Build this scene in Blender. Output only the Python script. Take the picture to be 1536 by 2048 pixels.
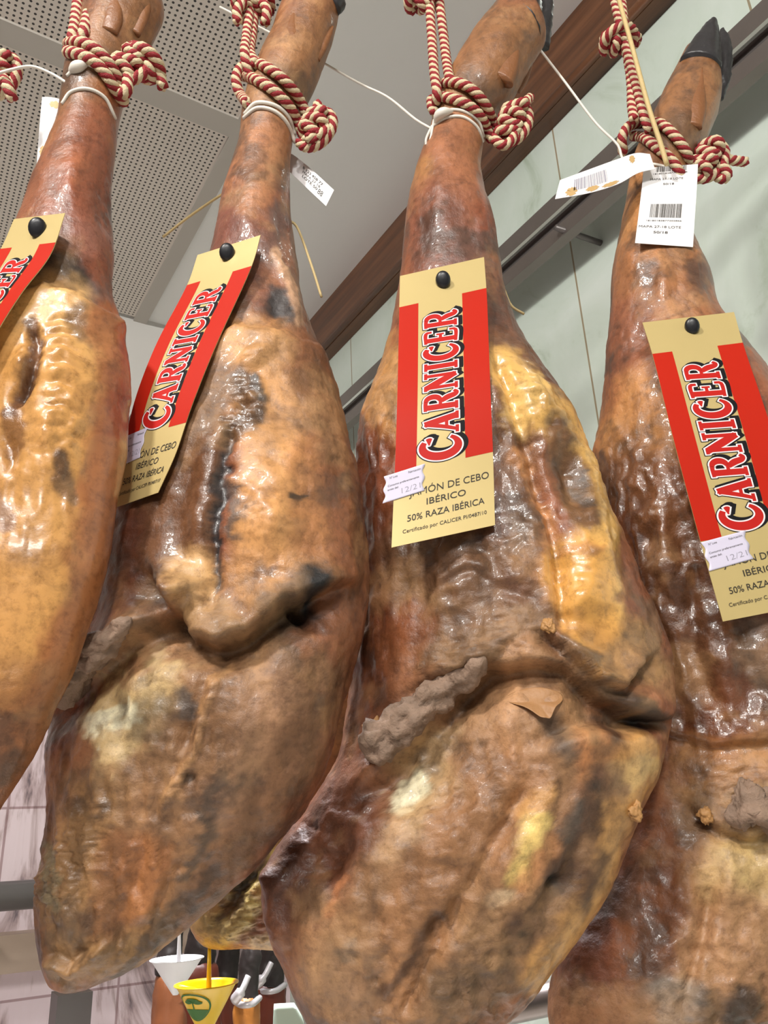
import bpy, bmesh, math, random
import numpy as np
from mathutils import Vector, Matrix
from mathutils.bvhtree import BVHTree

random.seed(7)
for o in list(bpy.data.objects):
    bpy.data.objects.remove(o)
S = bpy.context.scene
C = S.collection
PI = math.pi

# ------------------------------------------------------------------ camera
F, CX, CY = 1600.0, 768.0, 1024.0
PITCH, ROLL = math.radians(21.4), math.radians(-2.6)
CAM = np.array([0.0, 0.0, 1.6])
M3 = np.array((Matrix.Rotation(PI / 2 + PITCH, 3, 'X') @ Matrix.Rotation(ROLL, 3, 'Z')))
cd = bpy.data.cameras.new('camera')
cam = bpy.data.objects.new('camera', cd)
C.objects.link(cam)
cam.matrix_world = Matrix.Translation(CAM) @ Matrix(M3).to_4x4()
cd.sensor_fit = 'VERTICAL'
cd.sensor_height = 36.0
cd.lens = F / 2048 * 36
cd.clip_start = 0.01
S.camera = cam

# ------------------------------------------------------------------ light
w = bpy.data.worlds.new('world')
S.world = w
w.use_nodes = True
w.node_tree.nodes['Background'].inputs[0].default_value = (1.0, 0.97, 0.95, 1)
w.node_tree.nodes['Background'].inputs[1].default_value = 0.21


def lamp(name, loc, target, size, power, col, spread=180):
    d = bpy.data.lights.new(name, 'AREA')
    d.shape = 'RECTANGLE'
    d.size, d.size_y = size
    d.energy = power
    d.color = col
    d.spread = math.radians(spread)
    o = bpy.data.objects.new(name, d)
    C.objects.link(o)
    o.location = loc
    o.rotation_euler = (Vector(target) - Vector(loc)).to_track_quat('-Z', 'Y').to_euler()
    return o


lamp('area_lamp', (-0.85, -0.75, 3.1), (0.0, 0.6, 1.8), (0.16, 0.16), 31, (1.0, 0.96, 0.90))
lamp('area_lamp', (0.10, -1.55, 3.1), (0.1, 0.6, 1.7), (0.14, 0.14), 20, (1.0, 0.97, 0.92))
lamp('area_lamp', (-0.45, -2.60, 3.1), (0.0, 0.6, 1.7), (1.2, 0.30), 46, (1.0, 0.97, 0.93))  # broad soft lamp added high behind the camera as fill
lamp('area_lamp', (-2.1, 2.0, 3.1), (-1.9, 3.0, 1.2), (0.8, 0.3), 70, (0.97, 0.96, 1.0), 110)  # lamp added to brighten the marble back wall
lamp('area_lamp', (-0.45, 1.40, 3.1), (-0.32, 1.15, 1.2), (0.5, 0.2), 26, (0.97, 0.96, 1.0), 56)  # narrow lamp added to brighten the cups and second-row ham
lamp('area_lamp', (0.62, 1.00, 3.1), (1.3, 1.2, 1.9), (0.12, 0.12), 4, (0.90, 1.0, 0.93))
S.view_settings.view_transform = 'Standard'
S.view_settings.look = 'None'
S.view_settings.exposure = 0.0
S.view_settings.gamma = 1.0


# ------------------------------------------------------------------ helpers
def ray(px, py):
    d = np.array([(px - CX) / F, -(py - CY) / F, -1.0])
    return M3 @ d


def P(px, py, Y):
    d = ray(px, py)
    return CAM + d * ((Y - CAM[1]) / d[1])


def proj(pos):
    q = (pos - CAM) @ M3
    return CX + F * q[:, 0] / -q[:, 2], CY - F * q[:, 1] / -q[:, 2]


def lin(c):
    c = np.array(c, float) / 255.0
    return np.where(c <= 0.04045, c / 12.92, ((c + 0.055) / 1.055) ** 2.4)


def spline(ctrl, n, dens=None):
    """Catmull-Rom through the rows of ctrl, resampled to n rows evenly by length of the first two columns."""
    c = np.array(ctrl, float)
    p = np.vstack([2 * c[0] - c[1], c, 2 * c[-1] - c[-2]])
    out = []
    k = 24
    for i in range(len(c) - 1):
        a, b, d, e = p[i], p[i + 1], p[i + 2], p[i + 3]
        for t in np.linspace(0, 1, k, endpoint=False):
            out.append(0.5 * ((2 * b) + (d - a) * t + (2 * a - 5 * b + 4 * d - e) * t * t + (3 * b - a - 3 * d + e) * t ** 3))
    out.append(c[-1])
    out = np.array(out)
    m = min(4, out.shape[1])
    key = out[:, :m]
    s = np.concatenate([[0], np.cumsum(np.linalg.norm(np.diff(key, axis=0), axis=1))])
    t = np.linspace(0, s[-1], n)
    return np.column_stack([np.interp(t, s, out[:, j]) for j in range(out.shape[1])])


def smooth1(a, k):
    a = np.array(a, float)
    for _ in range(k):
        p = np.concatenate([[2 * a[0] - a[1]], a, [2 * a[-1] - a[-2]]])
        a = (p[:-2] + 2 * p[1:-1] + p[2:]) / 4
    return a


def vnoise(p):
    i = np.floor(p).astype(np.int64)
    f = p - i
    f = f * f * f * (f * (f * 6 - 15) + 10)
    r = np.zeros(len(p))
    for dx in (0, 1):
        for dy in (0, 1):
            for dz in (0, 1):
                h = ((i[:, 0] + dx) * 374761393 + (i[:, 1] + dy) * 668265263 + (i[:, 2] + dz) * 1274126177) & 0xffffffff
                h = ((h ^ (h >> 13)) * 1274126177) & 0xffffffff
                h = ((h ^ (h >> 16)) * 2246822519) & 0xffffffff
                v = ((h ^ (h >> 15)) & 0xffff) / 32767.5 - 1
                r += v * (f[:, 0] if dx else 1 - f[:, 0]) * (f[:, 1] if dy else 1 - f[:, 1]) * (f[:, 2] if dz else 1 - f[:, 2])
    return r


def fbm(p, scale, octv=4, gain=0.5, seed=0.0):
    r = np.zeros(len(p))
    a = 1.0
    q = p * scale + seed * 17.31
    for _ in range(octv):
        r += a * vnoise(q)
        q = q * 2.03 + 5.7
        a *= gain
    return r


def link(name, me, parent=None, mats=()):
    o = bpy.data.objects.new(name, me)
    C.objects.link(o)
    for m in mats:
        me.materials.append(m)
    if parent:
        o.parent = parent
        o.matrix_parent_inverse = Matrix.Translation(parent.location).inverted()
    return o


def mesh_obj(name, verts, faces, mats, parent=None, smooth=True, midx=None):
    me = bpy.data.meshes.new(name)
    me.from_pydata([tuple(v) for v in verts], [], [tuple(f) for f in faces])
    if smooth:
        me.polygons.foreach_set('use_smooth', [True] * len(me.polygons))
    o = link(name, me, parent, mats if isinstance(mats, (list, tuple)) else [mats])
    if midx is not None:
        me.polygons.foreach_set('material_index', midx)
    me.update()
    return o


def tag(o, label, cat, group=None):
    o['label'] = label
    o['category'] = cat
    if group:
        o['group'] = group
    return o


def empty(name, loc):
    o = bpy.data.objects.new(name, None)
    C.objects.link(o)
    o.empty_display_size = 0.02
    o.location = tuple(loc)
    return o


class MB:
    """collects shapes into one mesh"""

    def __init__(s):
        s.v, s.f, s.m = [], [], []

    def add(s, v, f, m=0):
        b = len(s.v)
        s.v += [tuple(x) for x in v]
        s.f += [tuple(i + b for i in q) for q in f]
        s.m += [m] * len(f)

    def build(s, name, mats, parent=None, smooth=True):
        return mesh_obj(name, s.v, s.f, mats, parent, smooth, s.m)


def frames(path):
    path = np.array(path, float)
    t = np.gradient(path, axis=0)
    t /= np.linalg.norm(t, axis=1)[:, None] + 1e-12
    n = np.zeros_like(path)
    a = np.array([0.3, 1, 0.2])
    v = a - t[0] * (a @ t[0])
    n[0] = v / np.linalg.norm(v)
    for i in range(1, len(path)):
        v = n[i - 1] - t[i] * (n[i - 1] @ t[i])
        n[i] = v / (np.linalg.norm(v) + 1e-12)
    return path, t, n, np.cross(t, n)


def tube(path, r, sides=8, closed=False, cap=True):
    path, t, n, b = frames(path)
    r = np.broadcast_to(np.array(r, float), (len(path),))
    v, f = [], []
    for i in range(len(path)):
        for k in range(sides):
            a = 2 * PI * k / sides
            v.append(path[i] + (n[i] * math.cos(a) + b[i] * math.sin(a)) * r[i])
    m = len(path)
    for i in range(m if closed else m - 1):
        j = (i + 1) % m
        for k in range(sides):
            l = (k + 1) % sides
            f.append((i * sides + k, i * sides + l, j * sides + l, j * sides + k))
    if cap and not closed:
        f.append(tuple(range(sides))[::-1])
        f.append(tuple((m - 1) * sides + k for k in range(sides)))
    return v, f


def box(c, ax, ay, az):
    """box from a centre and three half vectors"""
    c, ax, ay, az = (np.array(q, float) for q in (c, ax, ay, az))
    v = [c + sx * ax + sy * ay + sz * az for sx in (-1, 1) for sy in (-1, 1) for sz in (-1, 1)]
    f = [(0, 1, 3, 2), (4, 6, 7, 5), (0, 4, 5, 1), (2, 3, 7, 6), (0, 2, 6, 4), (1, 5, 7, 3)]
    return v, f


# ------------------------------------------------------------------ materials
def mat(name, col, rough=0.5, metal=0.0, **kw):
    m = bpy.data.materials.new(name)
    m.use_nodes = True
    b = m.node_tree.nodes['Principled BSDF']
    b.inputs['Base Color'].default_value = (*lin(col), 1)
    b.inputs['Roughness'].default_value = rough
    b.inputs['Metallic'].default_value = metal
    for k, v in kw.items():
        b.inputs[k.replace('_', ' ')].default_value = v
    return m


def nodes(m):
    nt = m.node_tree
    return nt, nt.nodes, nt.links, nt.nodes['Principled BSDF']


def N(nt, kind, **kw):
    n = nt.nodes.new(kind)
    for k, v in kw.items():
        if k.startswith('i_'):
            key = k[2:]
            n.inputs[int(key) if key.isdigit() else key.replace('_', ' ')].default_value = v
        else:
            setattr(n, k, v)
    return n


def ramp(nt, stops):
    r = nt.nodes.new('ShaderNodeValToRGB')
    e = r.color_ramp.elements
    while len(e) > 1:
        e.remove(e[-1])
    e[0].position = stops[0][0]
    e[0].color = (*lin(stops[0][1]), 1)
    for p, c in stops[1:]:
        x = e.new(p)
        x.color = (*lin(c), 1)
    return r


def add_noise(m, scale, amount, bump=0.0, bscale=None, stretch=(1, 1, 1)):
    """mottle a plain material and give it a bump"""
    nt, nn, ll, b = nodes(m)
    tc = N(nt, 'ShaderNodeTexCoord')
    mp = N(nt, 'ShaderNodeMapping')
    mp.inputs['Scale'].default_value = stretch
    ll.new(tc.outputs['Object'], mp.inputs['Vector'])
    nz = N(nt, 'ShaderNodeTexNoise', i_Scale=scale, i_Detail=6.0, i_Roughness=0.6)
    ll.new(mp.outputs[0], nz.inputs['Vector'])
    c = b.inputs['Base Color'].default_value[:]
    mx = N(nt, 'ShaderNodeMix', data_type='RGBA')
    mx.inputs['A'].default_value = tuple(x * (1 - amount) for x in c[:3]) + (1,)
    mx.inputs['B'].default_value = tuple(min(1, x * (1 + amount)) for x in c[:3]) + (1,)
    ll.new(nz.outputs['Fac'], mx.inputs['Factor'])
    ll.new(mx.outputs['Result'], b.inputs['Base Color'])
    if bump:
        n2 = N(nt, 'ShaderNodeTexNoise', i_Scale=bscale or scale * 4, i_Detail=4.0)
        ll.new(mp.outputs[0], n2.inputs['Vector'])
        bp = N(nt, 'ShaderNodeBump', i_Strength=bump, i_Distance=0.002)
        ll.new(n2.outputs['Fac'], bp.inputs['Height'])
        ll.new(bp.outputs[0], b.inputs['Normal'])
    return m


def ham_material():
    m = mat('cured_ham_flesh', (150, 90, 50), 0.4)
    nt, nn, ll, b = nodes(m)
    pg = N(nt, 'ShaderNodeAttribute', attribute_name='pigment')
    gl = N(nt, 'ShaderNodeAttribute', attribute_name='gloss')
    tc = N(nt, 'ShaderNodeTexCoord')
    n1 = N(nt, 'ShaderNodeTexNoise', i_Scale=38.0, i_Detail=8.0, i_Roughness=0.65, i_Distortion=0.6)
    n2 = N(nt, 'ShaderNodeTexNoise', i_Scale=150.0, i_Detail=6.0, i_Roughness=0.7)
    n3 = N(nt, 'ShaderNodeTexNoise', i_Scale=420.0, i_Detail=3.0)
    for n in (n1, n2, n3):
        ll.new(tc.outputs['Object'], n.inputs['Vector'])
    r1 = ramp(nt, [(0.28, (178, 172, 172)), (0.5, (255, 255, 255)), (0.74, (255, 255, 250))])
    ll.new(n1.outputs['Fac'], r1.inputs[0])
    r2 = ramp(nt, [(0.30, (186, 180, 178)), (0.52, (250, 250, 250)), (0.75, (255, 255, 255))])
    ll.new(n2.outputs['Fac'], r2.inputs[0])
    m1 = N(nt, 'ShaderNodeMix', data_type='RGBA', blend_type='MULTIPLY')
    m1.inputs['Factor'].default_value = 0.85
    ll.new(pg.outputs['Color'], m1.inputs['A'])
    ll.new(r1.outputs[0], m1.inputs['B'])
    m2 = N(nt, 'ShaderNodeMix', data_type='RGBA', blend_type='MULTIPLY')
    m2.inputs['Factor'].default_value = 0.75
    ll.new(m1.outputs['Result'], m2.inputs['A'])
    ll.new(r2.outputs[0], m2.inputs['B'])
    ll.new(m2.outputs['Result'], b.inputs['Base Color'])
    # roughness
    mr = N(nt, 'ShaderNodeMapRange')
    mr.inputs['To Min'].default_value = 0.62
    mr.inputs['To Max'].default_value = 0.24
    ll.new(gl.outputs['Fac'], mr.inputs['Value'])
    ad = N(nt, 'ShaderNodeMath', operation='MULTIPLY_ADD')
    ll.new(n2.outputs['Fac'], ad.inputs[0])
    ad.inputs[1].default_value = 0.22
    ll.new(mr.outputs[0], ad.inputs[2])
    sb = N(nt, 'ShaderNodeMath', operation='SUBTRACT')
    ll.new(ad.outputs[0], sb.inputs[0])
    sb.inputs[1].default_value = 0.10
    ll.new(sb.outputs[0], b.inputs['Roughness'])
    # fine relief
    mh = N(nt, 'ShaderNodeMath', operation='MULTIPLY_ADD')
    ll.new(n3.outputs['Fac'], mh.inputs[0])
    mh.inputs[1].default_value = 0.35
    ll.new(n2.outputs['Fac'], mh.inputs[2])
    bp = N(nt, 'ShaderNodeBump', i_Strength=0.40, i_Distance=0.0022)
    ll.new(mh.outputs[0], bp.inputs['Height'])
    ll.new(bp.outputs[0], b.inputs['Normal'])
    b.inputs['Specular IOR Level'].default_value = 0.5
    cw = N(nt, 'ShaderNodeMapRange')
    cw.inputs['From Min'].default_value = 0.32
    cw.inputs['To Min'].default_value = 0.0
    cw.inputs['To Max'].default_value = 0.60
    ll.new(gl.outputs['Fac'], cw.inputs['Value'])
    ll.new(cw.outputs[0], b.inputs['Coat Weight'])
    b.inputs['Coat Roughness'].default_value = 0.13
    n4 = N(nt, 'ShaderNodeTexNoise', i_Scale=95.0, i_Detail=3.0, i_Roughness=0.5)
    ll.new(tc.outputs['Object'], n4.inputs['Vector'])
    ca = N(nt, 'ShaderNodeAttribute', attribute_name='calm')
    k1 = N(nt, 'ShaderNodeMath', operation='MULTIPLY_ADD')
    k1.inputs[1].default_value = -0.28
    k1.inputs[2].default_value = 0.40
    ll.new(ca.outputs['Fac'], k1.inputs[0])
    ll.new(k1.outputs[0], bp.inputs['Strength'])
    b2 = N(nt, 'ShaderNodeBump', i_Strength=0.45, i_Distance=0.003)
    ll.new(k1.outputs[0], b2.inputs['Strength'])
    ll.new(n4.outputs['Fac'], b2.inputs['Height'])
    ll.new(b2.outputs[0], b.inputs['Coat Normal'])
    b.inputs['Subsurface Weight'].default_value = 0.06
    b.inputs['Subsurface Radius'].default_value = (0.8, 0.4, 0.2)
    b.inputs['Subsurface Scale'].default_value = 0.006
    return m


HAM = ham_material()
M_hoof = add_noise(mat('hoof_horn', (46, 44, 46), 0.38), 40, 0.5, 0.5, 90)
M_bone = add_noise(mat('dried_bone', (136, 112, 94), 0.75), 60, 0.75, 0.9, 220)
M_red = add_noise(mat('rope_red', (142, 24, 32), 0.7), 200, 0.25, 0.5, 900)
M_cream = add_noise(mat('rope_cream', (212, 194, 158), 0.75), 150, 0.18, 0.5, 900)
M_tie = mat('tie_white', (222, 216, 205), 0.45)
M_tan = add_noise(mat('tie_tan', (196, 172, 120), 0.6), 120, 0.2)
M_gold = add_noise(mat('card_gold', (202, 180, 122), 0.42, 0.25), 25, 0.04)
M_cardred = mat('card_red', (184, 30, 4), 0.5, Specular_IOR_Level=0.25)
M_white = mat('print_white', (238, 226, 228), 0.5)
M_lred = mat('print_red', (186, 30, 24), 0.5, Specular_IOR_Level=0.25)
M_black = mat('print_black', (20, 19, 22), 0.6, Specular_IOR_Level=0.2)
M_text = mat('print_dark', (48, 42, 34), 0.6)
M_stick = mat('sticker_lilac', (212, 206, 226), 0.55)
M_grey = mat('print_grey', (150, 146, 160), 0.6)
M_paper = add_noise(mat('paper_label', (232, 230, 230), 0.6), 45, 0.06)
M_pstain = mat('grease_stain', (196, 160, 104), 0.5)
M_pin = mat('pin_black', (26, 26, 30), 0.35)
M_steel = add_noise(mat('brushed_steel', (128, 120, 116), 0.34, 0.75), 12, 0.12, 0.1, 60)
M_dsteel = mat('dark_steel', (98, 93, 91), 0.38, 0.35)
M_yellow = mat('cup_yellow', (240, 196, 10), 0.28)
M_cupw = mat('cup_white', (226, 226, 230), 0.35)
M_green = mat('emblem_green', (52, 110, 30), 0.5)


# ------------------------------------------------------------------ the room
d1 = ray(-280, 1680)
d1[2] = 0
d1 /= np.linalg.norm(d1)
nv = np.array([d1[1], -d1[0], 0])          # to the right wall
ZU = np.array([0, 0, 1.0])
ZC = 3.2


def U(s, t, z):
    return nv * s + d1 * t + ZU * z


def hit_z(px, py, z):
    d = ray(px, py)
    p = CAM + d * ((z - CAM[2]) / d[2])
    return p @ nv, p @ d1


def hit_s(px, py, s):
    d = ray(px, py)
    p = CAM + d * (s / (d @ nv))
    return p @ d1, p[2]


def hit_t(px, py, t):
    d = ray(px, py)
    p = CAM + d * (t / (d @ d1))
    return p @ nv, p[2]


sA = hit_z(1100, 77, ZC)[0]
zB = hit_s(1222, 91, sA)[1]
SW = hit_z(1233, 125, zB)[0]
TB = hit_z(275, 635, ZC)[1]
print('room', sA, zB, SW, TB)


def slab(name, s0, s1, t0, t1, z0, z1, m, parent=None, bevel=0):
    c = U((s0 + s1) / 2, (t0 + t1) / 2, (z0 + z1) / 2)
    v, f = box(c, nv * (s1 - s0) / 2, d1 * (t1 - t0) / 2, ZU * (z1 - z0) / 2)
    return mesh_obj(name, v, f, m, parent, smooth=False)


def struct(o):
    o['kind'] = 'structure'
    return o


ROT = math.atan2(d1[1], d1[0])


def room_coords(nt):
    """object coordinates turned into (along wall, across, up)"""
    tc = N(nt, 'ShaderNodeTexCoord')
    mp = N(nt, 'ShaderNodeMapping')
    mp.inputs['Rotation'].default_value = (0, 0, -ROT)
    nt.links.new(tc.outputs['Object'], mp.inputs['Vector'])
    return mp


def wall_tile_material():
    m = mat('pale_green_wall_tile', (206, 214, 200), 0.35)
    nt, nn, ll, b = nodes(m)
    mp = room_coords(nt)
    sx = N(nt, 'ShaderNodeSeparateXYZ')
    ll.new(mp.outputs[0], sx.inputs[0])
    cb = N(nt, 'ShaderNodeCombineXYZ')
    ll.new(sx.outputs['X'], cb.inputs['X'])
    ll.new(sx.outputs['Z'], cb.inputs['Y'])
    br = N(nt, 'ShaderNodeTexBrick', offset=0.0)
    br.inputs['Color1'].default_value = (*lin((204, 213, 206)), 1)
    br.inputs['Color2'].default_value = (*lin((198, 208, 201)), 1)
    br.inputs['Mortar'].default_value = (*lin((150, 136, 112)), 1)
    br.inputs['Scale'].default_value = 1.0
    br.inputs['Mortar Size'].default_value = 0.0022
    br.inputs['Brick Width'].default_value = 0.46
    br.inputs['Row Height'].default_value = 1.1
    ll.new(cb.outputs[0], br.inputs['Vector'])
    nz = N(nt, 'ShaderNodeTexNoise', i_Scale=4.5, i_Detail=8.0, i_Roughness=0.62, i_Distortion=1.0)
    ll.new(mp.outputs[0], nz.inputs['Vector'])
    r = ramp(nt, [(0.30, (196, 205, 186)), (0.42, (240, 244, 238)), (0.7, (255, 255, 255))])
    ll.new(nz.outputs['Fac'], r.inputs[0])
    mx = N(nt, 'ShaderNodeMix', data_type='RGBA', blend_type='MULTIPLY')
    mx.inputs['Factor'].default_value = 0.8
    ll.new(br.outputs['Color'], mx.inputs['A'])
    ll.new(r.outputs[0], mx.inputs['B'])
    ll.new(mx.outputs['Result'], b.inputs['Base Color'])
    return m


def marble_material():
    m = mat('pink_veined_marble', (222, 205, 208), 0.3)
    nt, nn, ll, b = nodes(m)
    mp = room_coords(nt)
    mp2 = N(nt, 'ShaderNodeMapping')
    mp2.inputs['Rotation'].default_value = (0.5, 0.35, 0)
    mp2.inputs['Scale'].default_value = (2.2, 2.2, 0.7)
    ll.new(mp.outputs[0], mp2.inputs['Vector'])
    nz = N(nt, 'ShaderNodeTexNoise', i_Scale=2.6, i_Detail=9.0, i_Roughness=0.6, i_Distortion=1.6)
    ll.new(mp2.outputs[0], nz.inputs['Vector'])
    r = ramp(nt, [(0.39, (84, 76, 86)), (0.45, (184, 164, 166)), (0.51, (224, 208, 214)), (0.72, (232, 218, 226))])
    ll.new(nz.outputs['Fac'], r.inputs[0])
    sx = N(nt, 'ShaderNodeSeparateXYZ')
    ll.new(mp.outputs[0], sx.inputs[0])
    cb = N(nt, 'ShaderNodeCombineXYZ')
    ll.new(sx.outputs['Y'], cb.inputs['X'])
    ll.new(sx.outputs['Z'], cb.inputs['Y'])
    br = N(nt, 'ShaderNodeTexBrick', offset=0.0)
    br.inputs['Color1'].default_value = (1, 1, 1, 1)
    br.inputs['Color2'].default_value = (0.90, 0.87, 0.88, 1)
    br.inputs['Mortar'].default_value = (0.55, 0.46, 0.46, 1)
    br.inputs['Scale'].default_value = 1.0
    br.inputs['Mortar Size'].default_value = 0.003
    br.inputs['Brick Width'].default_value = 0.30
    br.inputs['Row Height'].default_value = 0.42
    ll.new(cb.outputs[0], br.inputs['Vector'])
    mx = N(nt, 'ShaderNodeMix', data_type='RGBA', blend_type='MULTIPLY')
    mx.inputs['Factor'].default_value = 1.0
    ll.new(r.outputs[0], mx.inputs['A'])
    ll.new(br.outputs['Color'], mx.inputs['B'])
    ll.new(mx.outputs['Result'], b.inputs['Base Color'])
    return m


def perforated_material():
    m = mat('perforated_panel', (158, 150, 142), 0.7)
    nt, nn, ll, b = nodes(m)
    mp = room_coords(nt)
    sx = N(nt, 'ShaderNodeSeparateXYZ')
    ll.new(mp.outputs[0], sx.inputs[0])
    sq = []
    for ax in ('X', 'Y'):
        k = N(nt, 'ShaderNodeMath', operation='MULTIPLY')
        ll.new(sx.outputs[ax], k.inputs[0])
        k.inputs[1].default_value = 1 / 0.0125
        fr = N(nt, 'ShaderNodeMath', operation='FRACT')
        ll.new(k.outputs[0], fr.inputs[0])
        su = N(nt, 'ShaderNodeMath', operation='SUBTRACT')
        ll.new(fr.outputs[0], su.inputs[0])
        su.inputs[1].default_value = 0.5
        p2 = N(nt, 'ShaderNodeMath', operation='MULTIPLY')
        ll.new(su.outputs[0], p2.inputs[0])
        ll.new(su.outputs[0], p2.inputs[1])
        sq.append(p2)
    ad = N(nt, 'ShaderNodeMath', operation='ADD')
    ll.new(sq[0].outputs[0], ad.inputs[0])
    ll.new(sq[1].outputs[0], ad.inputs[1])
    lt = N(nt, 'ShaderNodeMath', operation='LESS_THAN')
    ll.new(ad.outputs[0], lt.inputs[0])
    lt.inputs[1].default_value = 0.052
    mx = N(nt, 'ShaderNodeMix', data_type='RGBA')
    mx.inputs['A'].default_value = (*lin((206, 197, 188)), 1)
    mx.inputs['B'].default_value = (*lin((58, 54, 52)), 1)
    ll.new(lt.outputs[0], mx.inputs['Factor'])
    ll.new(mx.outputs['Result'], b.inputs['Base Color'])
    return m


def wood_material():
    m = mat('varnished_cornice_wood', (96, 56, 34), 0.28)
    nt, nn, ll, b = nodes(m)
    mp = room_coords(nt)
    mp2 = N(nt, 'ShaderNodeMapping')
    mp2.inputs['Scale'].default_value = (1.5, 30, 30)
    ll.new(mp.outputs[0], mp2.inputs['Vector'])
    nz = N(nt, 'ShaderNodeTexNoise', i_Scale=1.5, i_Detail=7.0, i_Roughness=0.6)
    ll.new(mp2.outputs[0], nz.inputs['Vector'])
    r = ramp(nt, [(0.3, (62, 38, 24)), (0.55, (98, 62, 39)), (0.8, (122, 80, 52))])
    ll.new(nz.outputs['Fac'], r.inputs[0])
    ll.new(r.outputs[0], b.inputs['Base Color'])
    return m


M_wtile, M_marble, M_perf, M_wood = wall_tile_material(), marble_material(), perforated_material(), wood_material()
M_ceil = add_noise(mat('ceiling_paint', (226, 226, 224), 0.8), 3, 0.03)
M_ceilstrip = mat('ceiling_strip', (176, 170, 162), 0.6)
M_plaster = add_noise(mat('wall_plaster', (206, 204, 200), 0.8), 4, 0.04)
M_floor = add_noise(mat('floor_tile', (214, 206, 196), 0.4), 3, 0.06)
M_ledge = add_noise(mat('stone_ledge', (176, 156, 140), 0.5), 8, 0.15)

sP = hit_z(480, 275, ZC)[0]                     # right edge of the perforated field
struct(slab('ceiling', -3.2, SW + 0.1, -1.6, TB + 0.1, ZC, ZC + 0.1, M_ceil))
struct(slab('floor', -3.2, SW + 0.1, -1.6, TB + 0.1, -0.1, 0.0, M_floor))
struct(slab('wall_right', SW, SW + 0.1, -1.6, TB, 0.0, ZC, M_wtile))
ZM = hit_t(60, 1380, TB)[1]
struct(slab('wall_back', -3.2, SW, TB, TB + 0.1, 0.0, ZC, M_plaster))
struct(slab('trim_1', -3.2, SW, TB - 0.015, TB, 0.0, ZM, M_marble))
# cornice of two wooden steps along the right wall
struct(slab('trim_2', sA, SW, -1.6, TB, zB, ZC, M_wood))
v, f = tube([U(sA - 0.004, -1.6, zB + 0.012), U(sA - 0.004, 1.0, zB + 0.012), U(sA - 0.004, TB, zB + 0.012)], 0.012, 10)
struct(mesh_obj('trim_3', v, f, M_wood))
# perforated panels with strips between them
tS1 = hit_z(240, 150, ZC)[1]
ZP = ZC - 0.012
dT = 1.62
seams = [tS1 + k * dT for k in range(-2, 4)]
seams = [t for t in seams if t < TB - 0.15]
sw = 0.030
for i, t in enumerate(seams):
    struct(slab('trim_%d' % (10 + i), -3.2, sP - 0.03, t - sw, t + sw, ZP - 0.006, ZC, M_ceilstrip))
bounds = [-1.6] + seams + [TB - 0.02]
for i in range(len(bounds) - 1):
    a = bounds[i] + (sw if i else 0)
    b_ = bounds[i + 1] - (sw if i < len(bounds) - 2 else 0)
    if b_ - a > 0.02:
        tag(slab('ceiling_panel', -3.2, sP - 0.03, a - 0.004, b_ + 0.004, ZP, ZC, M_perf),
            'grey perforated acoustic panel set between strips in the ceiling', 'ceiling panel', 'perforated ceiling panels')
struct(slab('trim_4', sP - 0.03, sP + 0.012, -1.6, TB, ZP - 0.006, ZC, M_ceilstrip))

# steel rail on the right wall, held off by brackets
sR = SW - 0.07
zr1 = hit_s(1300, 225, sR)[1]
zr0 = hit_s(1300, 333, sR)[1]
rail = empty('wall_rail', U(sR, 1.2, zr0))
tag(rail, 'brushed steel display rail running along the pale green tiled wall', 'rail')
hr = zr1 - zr0
slab('rail_bar', sR - 0.012, sR + 0.012, -1.2, TB - 0.05, zr0 + hr * 0.52, zr1, M_steel, rail)
slab('rail_edge', sR - 0.016, sR - 0.010, -1.2, TB - 0.05, zr0 + hr * 0.50, zr0 + hr * 0.58, mat('polished_steel', (225, 232, 226), 0.18, 0.9), rail)  # polished fillet, its bright colour putting in the rail's highlight line
slab('rail_channel', sR + 0.0, sR + 0.02, -1.2, TB - 0.05, zr0 + hr * 0.30, zr0 + hr * 0.52, M_dsteel, rail)
slab('rail_lip', sR - 0.012, sR + 0.012, -1.2, TB - 0.05, zr0, zr0 + hr * 0.30, M_steel, rail)
for t in (0.0, 1.35, 2.2):
    slab('bracket', sR + 0.012, SW, t - 0.01, t + 0.01, zr0 + hr * 0.4, zr0 + hr * 0.6, M_dsteel, rail)
# steel pins sticking out of the wall
for (px, py, lab) in ((1222, 494, 'short steel pin sticking out of the tiled wall below the rail'),
                      (1196, 30, 'steel pin end at the wooden cornice near the upper frame edge')):
    t_, z_ = hit_s(px - 20, py - 8, SW)
    a = U(SW, t_, z_)
    d = ray(px - 62, py - 26) if py > 100 else ray(px + 6, py - 34)
    e = U(SW - 0.10, t_ + 0.02, z_ + 0.012) if py > 100 else U(SW - 0.10, t_, z_ + 0.02)
    v, f = tube([a, (a + e) / 2, e], 0.006, 10)
    tag(mesh_obj('wall_pin', v, f, M_dsteel), lab, 'pin')

# rail and ledge at the back wall
z0 = hit_t(40, 1790, TB - 0.35)[1]
v, f = tube([U(-3.0, TB - 0.35, z0), U(-1.0, TB - 0.35, z0), U(SW - 0.25, TB - 0.35, z0)], 0.028, 16)
hrail = empty('hand_rail', U(-2.6, TB - 0.35, z0))
tag(hrail, 'grey steel tube rail crossing in front of the pink marble wall', 'rail')
mesh_obj('rail_tube', v, f, M_dsteel, hrail)
for s in (-2.6, -0.9, 0.2):
    v, f = tube([U(s, TB - 0.35, z0), U(s, TB - 0.18, z0 - 0.02), U(s, TB - 0.01, z0 - 0.02)], 0.014, 10)
    mesh_obj('rail_bracket', v, f, M_dsteel, hrail)
zl1, zl0 = hit_t(40, 1868, TB - 0.1)[1], hit_t(40, 1945, TB - 0.1)[1]
struct(slab('trim_5', -3.2, SW, TB - 0.10, TB - 0.015, zl0, zl1, M_ledge))
sp = hit_t(145, 2010, TB - 0.3)[0]
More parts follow.
